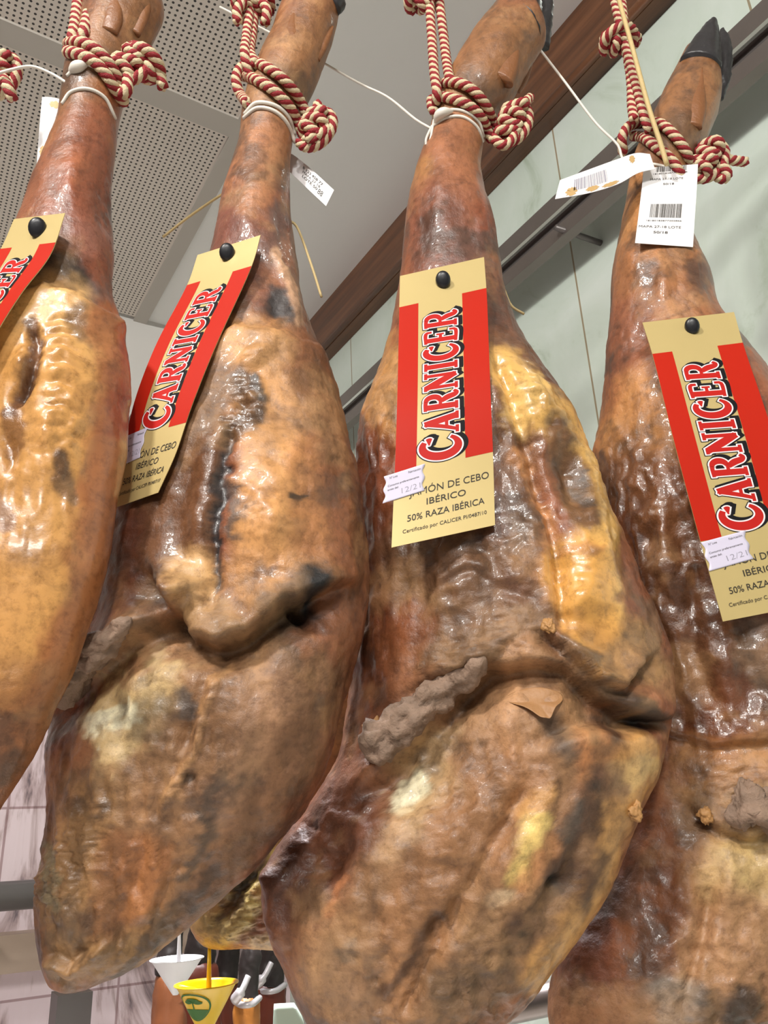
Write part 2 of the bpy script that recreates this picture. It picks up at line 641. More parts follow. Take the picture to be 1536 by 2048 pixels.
tag(slab('steel_post', sp - 0.035, sp + 0.035, TB - 0.32, TB - 0.25, 0.0, hit_t(145, 1985, TB - 0.3)[1], M_dsteel),
    'dark steel post standing before the marble wall below the second ham', 'post')

# ------------------------------------------------------------------ hams
def tone(c):
    c = lin(c)
    g = c @ np.array([0.2126, 0.7152, 0.0722])
    c = (c * 0.80 + g * 0.20) * np.array([0.97, 1.015, 0.92])
    return np.clip(1.36 * c ** 1.16, 0, 1)


class Sculpt:
    """relief and pigment strokes on a ham, given as polylines over its front"""

    def __init__(s, pos, nor, base, seed):
        s.pos, s.n = pos, len(pos)
        s.px, s.py = proj(pos)
        view = CAM - pos
        view /= np.linalg.norm(view, axis=1)[:, None]
        fc = (nor * view).sum(1)
        s.front = np.clip((fc + 0.15) / 0.45, 0, 1)
        s.disp = np.zeros(s.n)
        s.col = np.tile(tone(base), (s.n, 1))
        s.gloss = np.full(s.n, 0.55)
        s.n1 = fbm(pos, 30, 4, 0.55, seed) + 0.5 * fbm(pos, 120, 3, 0.6, seed + 1)
        s.n2 = fbm(pos, 30, 4, 0.55, seed + 3) + 0.5 * fbm(pos, 120, 3, 0.6, seed + 4)
        s.calm = np.zeros(s.n)
        s.n3 = fbm(pos, 90, 4, 0.6, seed + 7)
        s.n4 = fbm(pos, 12, 3, 0.5, seed + 11)
        s.seed = seed

    def dist(s, pts, warp=0.0):
        x = s.px + warp * s.n1
        y = s.py + warp * s.n2
        best = np.full(s.n, 1e9)
        side = np.zeros(s.n)
        s.tlen = np.zeros(s.n)
        acc = 0.0
        if len(pts) == 1:
            return np.hypot(x - pts[0][0], y - pts[0][1]), side
        for (ax, ay), (bx, by) in zip(pts[:-1], pts[1:]):
            dx, dy = bx - ax, by - ay
            L = dx * dx + dy * dy + 1e-9
            t = np.clip(((x - ax) * dx + (y - ay) * dy) / L, 0, 1)
            ex, ey = x - (ax + t * dx), y - (ay + t * dy)
            d = np.hypot(ex, ey)
            m = d < best
            best[m] = d[m]
            cr = (dx * (y - ay) - dy * (x - ax)) / math.sqrt(L)     # > 0 : below a stroke drawn left to right
            side[m] = cr[m]
            s.tlen[m] = (acc + t * math.sqrt(L))[m]
            acc += math.sqrt(L)
        return best, side

    def bump(s, pts, r, h, warp=4, pw=2.0):
        d, _ = s.dist(pts, warp)
        k = np.ones(s.n)
        if len(pts) > 1:
            a = np.array(pts, float)
            ln = np.concatenate([[0], np.cumsum(np.linalg.norm(np.diff(a, axis=0), axis=1))])
            k = np.clip(np.minimum(s.tlen, ln[-1] - s.tlen) / min(2.2 * r + 12, ln[-1] / 2), 0, 1)
            k = 0.15 + 0.85 * k * k * (3 - 2 * k)
        s.disp += h * k * (1 + 0.25 * s.n2) * np.exp(-(d / r) ** pw) * s.front

    def ledge(s, pts, hi, lo, R, r=7, warp=6, R2=None):
        """raised hi on the upper side of the stroke, sunk lo on its lower side"""
        d, sd = s.dist(pts, warp)
        up = np.exp(-(d / R) ** 2)
        dn = np.exp(-(d / (R2 or R)) ** 2)
        k = 0.5 + 0.5 * np.tanh(sd / r)
        s.disp += ((1 - k) * hi * up + k * lo * dn) * s.front

    def paint(s, pts, r, c, a=1.0, warp=14, soft=0.5, gloss=None, calm=None):
        d, _ = s.dist(pts, warp)
        t = np.clip((r * (1 + soft) - d) / (2 * soft * r), 0, 1)
        t = (t * t * (3 - 2 * t) * a)
        s.col += (tone(c) - s.col) * t[:, None]
        if gloss is not None:
            s.gloss += (gloss - s.gloss) * t
        s.calm += ((calm or 0) - s.calm) * t

    def rough(s, pts, r, h, scale=220, seed=2.0):
        """crumbly relief"""
        d, _ = s.dist(pts, 6)
        t = np.clip(1.4 - d / r, 0, 1)
        s.disp += np.abs(fbm(s.pos, scale, 4, 0.6, seed)) * h * t * s.front

    def wrinkle(s, pts, r, h, sx, sy, sz, seed=1.0):
        d, _ = s.dist(pts, 6)
        t = np.clip(1.5 - d / r, 0, 1)
        v = fbm(s.pos * np.array([sx, sy, sz]), 1.0, 3, 0.5, seed)
        s.disp += (1 - 2 * np.abs(v)) * h * t * s.front


BVH = {}
GRID = {}


def loft(pairs, D, yaw, nu, nvv, px_space=True):
    """skin through left/right outline points; each row also carries front and back thickness against half width"""
    c = spline(pairs, nvv)
    th = np.linspace(0, 2 * PI, nu, endpoint=False)
    ct, st = np.cos(th), np.sin(th)
    V = np.zeros((nvv, nu, 3))
    for i in range(nvv):
        xl, yl, xr, yr, kf, kb = c[i]
        L, R = P(xl, yl, D), P(xr, yr, D)
        w_ = np.linalg.norm(R - L) / 2
        L, R = P(xl, yl, D + w_ * yaw), P(xr, yr, D - w_ * yaw)
        m = (L + R) / 2
        e1 = R - L
        w_ = np.linalg.norm(e1) / 2
        e1 /= 2 * w_
        e2 = np.array([0, -1.0, 0]) - e1 * (-e1[1])
        e2 /= np.linalg.norm(e2)
        h = np.where(st > 0, kf, kb) * w_
        V[i] = m + np.outer(ct * w_, e1) + (np.sign(st) * np.abs(st) ** 0.92 * h)[:, None] * e2
    return V


def grid_faces(nvv, nu):
    i = np.arange(nvv - 1)[:, None] * nu
    k = np.arange(nu)[None, :]
    l = (k + 1) % nu
    f = np.stack([i + k, i + nu + k, i + nu + l, i + l], -1).reshape(-1, 4)
    return f.tolist() + [tuple(range(nu)), tuple(range((nvv - 1) * nu, nvv * nu))[::-1]]


def grid_normals(V):
    du = np.roll(V, -1, 1) - np.roll(V, 1, 1)
    dv = np.gradient(V, axis=0)
    n = np.cross(dv, du)
    n /= np.linalg.norm(n, axis=2)[:, :, None] + 1e-12
    return n


def make_ham(key, pairs, D, yaw, base, features, label, group, nu=230, nvv=560, seed=1.0, name='cured_ham'):
    V = loft(pairs, D, yaw, nu, nvv)
    Nn = grid_normals(V)
    cen = V.mean(1, keepdims=True)
    if ((V - cen) * Nn).sum() < 0:
        Nn = -Nn
    pos, nor = V.reshape(-1, 3), Nn.reshape(-1, 3)
    s = Sculpt(pos, nor, base, seed)
    features(s)
    wid = np.repeat(np.linalg.norm(V[:, 0] - V[:, nu // 2], axis=1), nu)
    amp = np.clip(wid / 0.2, 0.25, 1.0)
    loose = 1 - 0.85 * s.calm
    s.disp += (fbm(pos, 14, 3, 0.5, seed) * 0.0030 + fbm(pos, 55, 4, 0.55, seed + 2) * 0.0011 * loose) * amp
    # muscle grain, blotches of bloom and drier patches all over
    gr = fbm(pos * np.array([1.0, 1.0, 0.28]), 70, 4, 0.6, seed + 4)
    s.disp += gr * 0.0008 * amp * s.front * loose
    bl = np.clip((fbm(pos, 24, 5, 0.62, seed + 5) - 0.25) / 0.6, 0, 1)
    dr = np.clip((fbm(pos, 17, 5, 0.62, seed + 6) - 0.20) / 0.7, 0, 1)
    s.col += (tone((72, 56, 50)) - s.col) * (0.62 * bl * loose)[:, None]
    s.col += (tone((186, 138, 92)) - s.col) * (0.42 * dr * loose)[:, None]
    s.col *= (1 + 0.20 * gr * (0.4 + 0.6 * loose))[:, None]
    s.gloss = s.gloss - (0.25 * dr - 0.15 * bl) * loose
    # close the relief at the two ends
    row = np.repeat(np.arange(nvv), nu)
    s.disp *= np.clip(np.minimum(row, nvv - 1 - row) / 8, 0, 1)
    pos = pos + nor * s.disp[:, None]
    root = empty(name, P((pairs[-1][0] + pairs[-1][2]) / 2, (pairs[-1][1] + pairs[-1][3]) / 2, D))
    tag(root, label, 'ham', group)
    faces = grid_faces(nvv, nu)
    b = mesh_obj('ham_body', pos, faces, HAM, root)
    ac = b.data.attributes.new('calm', 'FLOAT', 'POINT')
    ac.data.foreach_set('value', np.clip(s.calm, 0, 1))
    at = b.data.attributes.new('pigment', 'FLOAT_COLOR', 'POINT')
    at.data.foreach_set('color', np.column_stack([np.clip(s.col, 0.002, 1), np.ones(s.n)]).ravel())
    ag = b.data.attributes.new('gloss', 'FLOAT', 'POINT')
    ag.data.foreach_set('value', np.clip(s.gloss, 0, 1))
    BVH[key] = BVHTree.FromPolygons([Vector(p) for p in pos], faces[:-2])
    root['D'] = D
    del root['D']
    return root


def hit(key, px, py):
    d = Vector(ray(px, py)).normalized()
    return BVH[key].ray_cast(Vector(CAM), d)[0]


SKIN, RED, PURP = (148, 84, 50), (140, 70, 42), (112, 82, 76)
FAT, GOLD, MEAT, DMEAT = (204, 150, 88), (208, 150, 58), (124, 80, 48), (92, 56, 36)
MOLD, CREAM, GREYT, TAN = (58, 52, 54), (222, 204, 172), (150, 124, 100), (178, 126, 80)
ROSE = (166, 118, 96)


def shank(s, dx, dy, y0=0.0):
    """common look of the shank and trotter; dx, dy move it to the ham"""
    q = lambda *a: [(x + dx, y + dy) for x, y in a]
    s.paint(q((90, -160), (30, -60), (10, 20)), 90, (150, 100, 58), 0.9, gloss=0.6)
    s.paint(q((30, -70), (60, -40)), 36, (104, 74, 52), 0.7)
    s.paint(q((20, 40), (-10, 150)), 60, (166, 104, 62), 0.8, gloss=0.7, calm=.8)
    s.paint(q((40, 150), (30, 260)), 40, RED, 0.8, gloss=0.75)
    s.paint(q((-40, 180), (-50, 300)), 34, (120, 70, 58), 0.7, gloss=0.75)
    s.paint(q((0, 100), (10, 120)), 24, PURP, 0.45)
    s.paint(q((20, 200), (10, 270)), 22, (150, 104, 92), 0.6, gloss=0.8)
    s.paint(q((-25, 130), (-35, 170)), 18, (178, 118, 70), 0.6, gloss=0.75)
    s.paint(q((50, 240), (60, 290)), 16, (98, 78, 76), 0.6, warp=20)
    s.bump(q((-20, 70), (-40, 190), (-30, 260)), 26, 0.003)
    s.bump(q((20, 150), (40, 300)), 20, -0.0025)


def ham1(s):
    shank(s, 180, 190)
    s.paint([(190, 260), (150, 420), (170, 520)], 60, (150, 80, 52), 0.8, gloss=0.85)
    s.paint([(100, 470), (190, 480)], 40, (150, 96, 84), 0.7, gloss=0.8)
    s.paint([(60, 560), (120, 545), (210, 600)], 26, (104, 84, 86), 0.95, gloss=0.6)
    s.paint([(120, 530), (165, 560)], 20, MOLD, 0.8)
    s.paint([(-60, 620), (40, 640), (120, 640), (170, 700)], 74, (216, 164, 98), 1.0, gloss=0.8, calm=1)
    s.paint([(60, 800), (80, 1000), (40, 1250)], 150, (206, 146, 70), 1.0, gloss=0.75, calm=1)
    s.paint([(-60, 800), (-60, 1300)], 120, (200, 140, 66), 0.9, gloss=0.75, calm=1)
    s.paint([(225, 640), (235, 800), (205, 1000), (170, 1200), (90, 1400)], 46, (164, 92, 44), 0.85, gloss=0.7, calm=1)
    s.paint([(240, 720), (238, 860)], 26, (150, 66, 36), 0.7)
    s.paint([(165, 640), (172, 680)], 20, (96, 66, 48), 0.7)
    s.paint([(112, 910), (150, 975)], 17, (120, 78, 46), 0.85)
    s.paint([(0, 1500), (60, 1400), (-100, 1650)], 90, (150, 94, 48), 0.7)
    s.paint([(62, 650), (66, 700), (58, 745), (40, 790), (14, 820)], 15, (110, 66, 42), 0.9, gloss=0.9)
    s.paint([(0, 1010), (12, 1040)], 26, (120, 100, 112), 0.7, gloss=1)
    s.paint([(10, 830), (20, 900)], 18, (120, 70, 34), 0.7, gloss=1)
    s.bump([(45, 680), (48, 720), (30, 770)], 24, 0.006)
    s.bump([(68, 640), (68, 720), (50, 775), (15, 820)], 12, -0.008)
    s.bump([(110, 640), (110, 800), (80, 1000)], 55, 0.006)
    s.bump([(0, 840), (30, 960)], 16, -0.005)
    s.ledge([(-40, 640), (20, 590), (90, 570), (160, 590), (240, 640)], -0.004, 0.006, 40)
    for k, y in enumerate((640, 668, 700, 735, 770, 812, 858)):
        s.bump([(85, y + 6), (120, y - 4), (165, y + 8 + 4 * k)], 7, -0.0016)
        s.bump([(88, y + 20), (125, y + 9), (165, y + 20 + 4 * k)], 8, 0.0014)
    s.wrinkle([(60, 850), (60, 1000)], 110, 0.0012, 60, 60, 25, 3)
    s.gloss += 0.1


def ham2(s):
    shank(s, 535, 240)
    s.paint([(520, 280), (500, 380)], 46, (176, 116, 78), 0.8, gloss=0.7)
    s.paint([(450, 420), (450, 520)], 34, (134, 78, 66), 0.85, gloss=0.75)
    s.paint([(560, 430), (545, 500)], 30, (112, 82, 76), 0.75)
    s.paint([(580, 500), (560, 560), (600, 640)], 34, (158, 104, 78), 0.8, gloss=0.8)
    s.paint([(510, 600), (490, 640)], 34, (130, 80, 62), 0.9)
    s.paint([(545, 600), (570, 625)], 26, (60, 56, 60), 0.95, gloss=0.3)
    # fat lobe right, meat left
    s.paint([(470, 690), (520, 700), (570, 720)], 62, (196, 140, 84), 1.0, gloss=0.6)
    s.paint([(620, 700), (660, 800), (680, 1000), (690, 1200), (660, 1400)], 60, (138, 82, 46), 0.95, gloss=0.55)
    s.paint([(610, 760), (600, 840)], 36, (122, 84, 50), 0.7)
    s.paint([(520, 800), (540, 900), (540, 1050), (530, 1180)], 62, (202, 142, 82), 1.0, gloss=0.6, calm=.7, soft=.35)
    s.paint([(600, 920), (620, 1100)], 36, (176, 116, 64), 0.8)
    s.paint([(400, 780), (360, 900), (330, 1050), (280, 1150)], 66, (112, 70, 40), 1.0, gloss=0.6, soft=.3)
    s.paint([(410, 900), (420, 1000), (400, 1100)], 34, (120, 76, 46), 1.0, gloss=0.85, soft=.25)
    s.paint([(240, 1060), (220, 1180)], 46, (110, 56, 34), 0.9, gloss=0.65)
    s.paint([(380, 1130), (390, 1220), (450, 1270)], 40, (206, 156, 100), 1.0, gloss=0.7, calm=.6)
    s.paint([(480, 1160), (560, 1170), (620, 1170)], 44, (190, 132, 78), 0.9)
    # groove and its mould, then the shadow painted under the bulge
    s.paint([(470, 770), (505, 785), (490, 830), (455, 860)], 24, (104, 72, 50), 0.95, gloss=0.9)
    s.paint([(500, 765), (520, 790)], 11, (66, 62, 66), 0.9, gloss=0.8)
    s.paint([(450, 860), (445, 900), (452, 980), (440, 1080), (425, 1180)], 10, (56, 50, 54), 0.95)
    s.paint([(470, 960), (490, 1040), (480, 1080)], 13, (82, 74, 76), 0.75, warp=22)
    s.paint([(345, 905), (350, 925)], 12, (86, 62, 50), 0.7)
    s.paint([(575, 985), (600, 995)], 7, (62, 46, 36), 0.9)
    s.paint([(545, 1150), (520, 1165)], 8, (104, 72, 64), 0.6)
    s.paint([(625, 1180), (605, 1225), (555, 1250)], 44, (32, 27, 29), 1.0, warp=18, gloss=0.15)
    s.paint([(330, 1230), (370, 1270), (430, 1310), (500, 1300)], 15, (54, 46, 46), 0.9)  # shadow below the overhanging bulge, put into the colour
    s.paint([(560, 1310), (600, 1330), (540, 1340)], 20, (78, 70, 70), 0.75, warp=26)
    # lower face
    s.paint([(420, 1360), (330, 1560), (220, 1780)], 170, (142, 104, 70), 0.95, gloss=0.36)
    s.paint([(300, 1290), (260, 1330), (400, 1330)], 50, (160, 114, 76), 0.9, gloss=0.4)
    s.paint([(200, 1400), (300, 1390), (230, 1480), (330, 1350)], 46, (200, 166, 118), 0.85, warp=34, gloss=0.4)
    s.paint([(150, 1415), (190, 1450), (260, 1420)], 22, (226, 214, 190), 0.8, warp=30, gloss=0.5)
    s.paint([(450, 1400), (380, 1550), (300, 1700)], 100, (146, 102, 68), 0.85, gloss=0.45)
    s.paint([(560, 1380), (520, 1500), (450, 1620)], 60, (166, 120, 90), 0.8, gloss=0.45)
    s.paint([(650, 1350), (600, 1520), (500, 1660), (420, 1780)], 46, (128, 86, 56), 0.95, gloss=0.45)
    s.paint([(440, 1340), (400, 1440), (370, 1520), (340, 1620)], 8, (190, 138, 88), 0.6, warp=20)
    s.paint([(360, 1390), (375, 1420)], 17, (76, 68, 70), 0.8)
    s.paint([(430, 1560), (415, 1610), (400, 1690), (370, 1740)], 14, (78, 66, 60), 0.7, warp=24)
    s.paint([(380, 1555)], 12, (80, 60, 46), 0.8)
    s.paint([(175, 1615)], 10, (50, 44, 44), 0.85)
    s.paint([(200, 1600), (160, 1720), (140, 1820)], 60, (150, 108, 66), 0.8, gloss=0.55)
    s.paint([(300, 1720), (280, 1820)], 46, (168, 102, 46), 0.7, gloss=0.45)
    s.paint([(240, 1700), (200, 1850)], 40, (136, 84, 44), 0.7)
    s.paint([(100, 1700), (95, 1800)], 16, (136, 118, 92), 0.8, warp=20)
    s.paint([(140, 1900), (230, 1910), (320, 1860)], 40, (152, 112, 66), 0.7)
    s.paint([(330, 1830), (240, 1940), (420, 1760)], 16, (74, 58, 50), 0.7, warp=22)
    s.paint([(115, 1930), (150, 1960)], 20, (110, 86, 52), 0.6)
    # relief
    s.ledge([(400, 700), (470, 650), (560, 660), (640, 690)], -0.003, 0.005, 36)
    s.paint([(548, 500), (575, 570), (598, 640)], 9, (196, 150, 120), 0.8, warp=6, gloss=0.85)
    s.bump([(545, 490), (575, 570), (602, 660)], 13, 0.005)
    s.bump([(535, 590), (560, 640)], 14, -0.006)
    s.bump([(490, 700), (520, 740)], 40, 0.007)
    s.bump([(490, 790), (480, 820)], 22, -0.005)
    s.rough([(490, 790), (470, 850)], 34, 0.004, 150)
    s.bump([(468, 850), (446, 900), (456, 970), (432, 1080), (424, 1200)], 11, -0.007, 12)
    s.bump([(425, 850), (420, 960), (405, 1060), (385, 1130)], 28, 0.006)
    s.bump([(520, 900), (540, 1050), (520, 1180)], 60, 0.012)
    s.bump([(380, 1150), (385, 1220)], 24, 0.008)
    s.bump([(410, 1150), (420, 1230)], 10, -0.005)
    s.ledge([(330, 1190), (370, 1265), (430, 1290), (500, 1270), (560, 1220), (640, 1190)], 0.014, -0.020, 62, 8, 6, 54)
    s.bump([(618, 1215), (590, 1240)], 36, -0.016)
    s.ledge([(105, 1395), (170, 1345), (240, 1290), (300, 1245), (340, 1215)], 0.012, -0.016, 40, 6, 4, 60)
    s.bump([(180, 1430), (260, 1400)], 50, -0.008)
    s.bump([(440, 1340), (400, 1440), (370, 1540), (330, 1640)], 10, 0.003, 14)
    s.bump([(420, 1340), (380, 1440), (345, 1540)], 12, -0.004)
    s.bump([(530, 1360), (470, 1500), (420, 1600)], 40, 0.006)
    s.bump([(380, 1555)], 14, -0.005)
    s.bump([(360, 1700), (330, 1790), (300, 1850)], 12, -0.004)
    s.bump([(300, 1640), (270, 1760), (230, 1860)], 14, -0.003)
    s.ledge([(110, 1915), (150, 1925), (185, 1895)], -0.004, 0.006, 22, 5)
    s.wrinkle([(300, 1500), (200, 1800)], 160, 0.0022, 70, 70, 34, 5)
    s.rough([(180, 1640), (110, 1780)], 50, 0.003, 160)
    s.gloss -= 0.03


def ham3(s):
    shank(s, 915, 240)
    s.paint([(905, 290), (880, 400)], 60, (160, 96, 58), 0.8, gloss=0.6)
    s.paint([(840, 330), (830, 400)], 22, (176, 120, 60), 0.7)
    s.paint([(870, 430), (900, 540)], 70, (136, 78, 58), 0.85, gloss=0.75)
    s.paint([(930, 480), (960, 560)], 24, PURP, 0.55)
    s.paint([(1010, 620), (1080, 720), (1120, 790)], 50, (108, 66, 50), 0.9, gloss=0.6)
    # left of the card
    s.paint([(780, 720), (760, 800), (770, 850)], 40, (186, 130, 64), 0.85, gloss=0.6)
    s.paint([(740, 900), (735, 1100), (745, 1300)], 50, (128, 66, 34), 0.9, gloss=0.75)
    # middle meat
    s.paint([(1000, 720), (1030, 850), (1050, 1000)], 60, (122, 78, 46), 1.0, gloss=0.65)
    s.paint([(850, 1130), (960, 1150), (1050, 1150), (900, 1230)], 90, (126, 86, 58), 1.0, gloss=0.6)
    s.paint([(1040, 1180), (1090, 1120)], 40, (116, 74, 52), 0.8)
    s.paint([(820, 1250), (790, 1300)], 50, (136, 76, 40), 0.9, gloss=0.7)
    s.paint([(1050, 900), (1090, 1000), (1110, 1100), (1115, 1200)], 22, (178, 118, 66), 0.9, warp=20)
    # golden fat band
    s.paint([(1010, 735), (1060, 800), (1120, 840), (1165, 920), (1185, 1020), (1195, 1120), (1205, 1240)], 40, (212, 160, 76), 1.0, warp=8, gloss=0.85, calm=1, soft=.3)
    s.paint([(1150, 1130), (1170, 1230), (1200, 1310)], 58, (214, 152, 58), 1.0, warp=8, gloss=0.8, calm=1, soft=.3)
    s.paint([(1060, 780), (1040, 830)], 30, (216, 170, 92), 0.9, gloss=0.8, calm=1)
    s.paint([(1185, 1270), (1215, 1310)], 26, (190, 128, 40), 0.6)
    s.paint([(1230, 1340), (1270, 1280), (1290, 1330)], 34, (176, 128, 74), 0.9, gloss=0.6)
    s.paint([(1110, 860), (1130, 930), (1160, 1010), (1165, 1045)], 23, (112, 72, 44), 0.95, warp=9, gloss=0.7)
    s.paint([(1225, 1120), (1260, 1190), (1240, 1200)], 15, (150, 96, 50), 0.7, warp=16)
    s.paint([(1140, 1100), (1180, 1110)], 14, (170, 108, 52), 0.6)
    s.paint([(1150, 960), (1168, 1010)], 7, (66, 58, 56), 0.7)
    # crumbly strip above the bone
    s.paint([(900, 1310), (980, 1270), (1060, 1270), (1100, 1250)], 36, (146, 110, 80), 0.85, warp=26, gloss=0.2)
    s.paint([(930, 1310), (960, 1290), (1000, 1280)], 13, (66, 60, 62), 0.75, warp=26)
    s.paint([(1130, 1300), (1180, 1320)], 18, (70, 60, 58), 0.8, warp=20)
    s.paint([(1060, 1340), (1150, 1350), (1230, 1390), (1290, 1430), (1335, 1440)], 17, (56, 46, 42), 0.92, warp=14, gloss=0.3)
    s.paint([(1240, 1430), (1300, 1450)], 20, (58, 54, 54), 0.85, warp=16)
    s.paint([(1280, 1200), (1310, 1260), (1265, 1360)], 16, (120, 88, 66), 0.7)
    # lower face
    s.paint([(1020, 1470), (930, 1680), (800, 1960)], 210, (146, 106, 72), 0.95, gloss=0.34)
    s.paint([(1060, 1400), (980, 1480), (900, 1600)], 90, (178, 130, 92), 1.0, gloss=0.35)
    s.paint([(880, 1560), (830, 1620), (860, 1480)], 46, (196, 156, 112), 0.85, warp=30, gloss=0.35)
    s.paint([(800, 1560), (790, 1600), (830, 1560)], 26, (222, 208, 182), 0.85, warp=26, gloss=0.5)
    s.paint([(1000, 1560), (940, 1680), (860, 1800), (780, 1950)], 90, (158, 108, 68), 0.9, gloss=0.4)
    s.paint([(1120, 1460), (1150, 1490)], 28, (96, 80, 74), 0.8, gloss=0.3)
    s.paint([(1180, 1470), (1190, 1530)], 34, (188, 120, 66), 0.9)
    s.paint([(1270, 1500), (1260, 1580), (1210, 1700), (1160, 1820), (1080, 1950)], 40, (198, 142, 72), 1.0, gloss=0.65, calm=1)
    s.paint([(1280, 1540), (1255, 1560)], 32, (214, 172, 110), 0.8, gloss=0.6)
    s.paint([(1215, 1560), (1235, 1580)], 24, (120, 82, 64), 0.8)
    s.paint([(1190, 1620), (1170, 1700), (1130, 1790), (1070, 1850), (960, 1930)], 40, (92, 62, 46), 0.95, warp=22, gloss=0.35)
    s.paint([(1160, 1610), (1130, 1680)], 18, (92, 84, 82), 0.6)
    s.paint([(1110, 1770), (1120, 1785)], 14, (28, 28, 32), 1.0, warp=6)
    s.paint([(1045, 1870)], 11, (30, 28, 30), 0.95, warp=8)
    s.paint([(1070, 1650), (1050, 1700), (1030, 1740)], 24, (218, 180, 100), 1.0, warp=12, gloss=0.5)
    s.paint([(1040, 1760), (1100, 1700)], 24, (190, 128, 76), 0.8)
    s.paint([(990, 1790), (1000, 1780)], 18, (200, 170, 142), 0.7)
    s.paint([(1090, 1570), (1040, 1640)], 16, (196, 142, 78), 0.7)
    s.paint([(780, 1690), (800, 1660)], 34, (182, 140, 104), 0.7)
    s.paint([(900, 1980), (1000, 1960)], 50, (120, 90, 66), 0.8)
    s.paint([(640, 1980), (700, 1920), (720, 2020)], 60, (150, 112, 84), 0.8, gloss=0.45)
    s.paint([(700, 1880), (690, 1900)], 16, (90, 82, 80), 0.7)
    s.paint([(700, 1620), (650, 1720), (600, 1800), (560, 1700)], 60, (104, 58, 34), 0.95, gloss=0.45)
    s.paint([(690, 1750), (650, 1830)], 10, (170, 104, 56), 0.8)
    s.paint([(880, 1830), (830, 1900), (770, 1990)], 12, (84, 54, 38), 0.7)
    # relief
    s.bump([(985, 700), (1020, 790), (1055, 880), (1090, 1000), (1120, 1120), (1128, 1290)], 14, -0.009)
    s.bump([(1030, 740), (1090, 820), (1160, 930), (1190, 1060), (1200, 1200)], 40, 0.009)
    s.bump([(1150, 1150), (1175, 1250)], 50, 0.009)
    s.bump([(1115, 880), (1140, 960), (1165, 1040)], 18, -0.012)
    s.ledge([(1115, 1290), (1150, 1320), (1200, 1365), (1245, 1375), (1275, 1340)], 0.010, -0.012, 34, 5)
    s.ledge([(900, 1350), (960, 1325), (1050, 1335), (1130, 1335), (1200, 1390), (1270, 1430), (1340, 1445)], 0.010, -0.018, 48, 7, 6, 60)
    s.ledge([(1130, 1470), (1180, 1450), (1260, 1462), (1335, 1455)], -0.010, 0.010, 40, 8, 5, 60)
    s.ledge([(760, 1540), (840, 1470), (900, 1400), (960, 1340)], 0.004, -0.016, 40, 6, 4, 75)
    s.rough([(880, 1330), (960, 1290), (1060, 1280)], 46, 0.0035, 190)
    s.bump([(870, 1150), (950, 1200)], 60, 0.004)
    s.bump([(960, 1080), (1000, 1150), (1060, 1200)], 14, -0.003)
    s.ledge([(900, 1160), (950, 1135), (1010, 1170)], 0.003, -0.003, 24, 6)
    s.bump([(1090, 1480), (1040, 1600), (950, 1760), (860, 1880), (760, 2040)], 16, -0.005)
    s.bump([(1120, 1520), (1080, 1620), (1000, 1760)], 22, 0.005)
    s.bump([(1020, 1500), (960, 1620), (880, 1740)], 24, 0.005)
    s.bump([(1180, 1640), (1140, 1760), (1060, 1860)], 26, -0.006)
    s.bump([(1110, 1775)], 15, -0.006)
    s.bump([(930, 1820), (860, 1920), (800, 2040)], 12, -0.006)
    s.bump([(1060, 1690)], 26, 0.003)
    s.ledge([(740, 1560), (690, 1700), (640, 1800), (570, 1880)], -0.020, 0.004, 50, 10, 5, 30) if False else None
    s.bump([(680, 1620), (640, 1720), (600, 1790)], 46, -0.022)
    s.bump([(550, 1720), (552, 1830), (575, 1910)], 14, 0.008)
    s.bump([(830, 1640), (870, 1540)], 40, -0.006)
    s.wrinkle([(950, 1600), (850, 1950)], 190, 0.0026, 75, 75, 38, 8)
    s.wrinkle([(900, 1120), (1040, 1240)], 110, 0.0016, 90, 90, 60, 9)
    s.wrinkle([(1040, 800), (1090, 1050)], 50, 0.0020, 110, 110, 60, 4)
    s.wrinkle([(740, 850), (760, 1350)], 50, 0.0016, 80, 80, 30, 4)


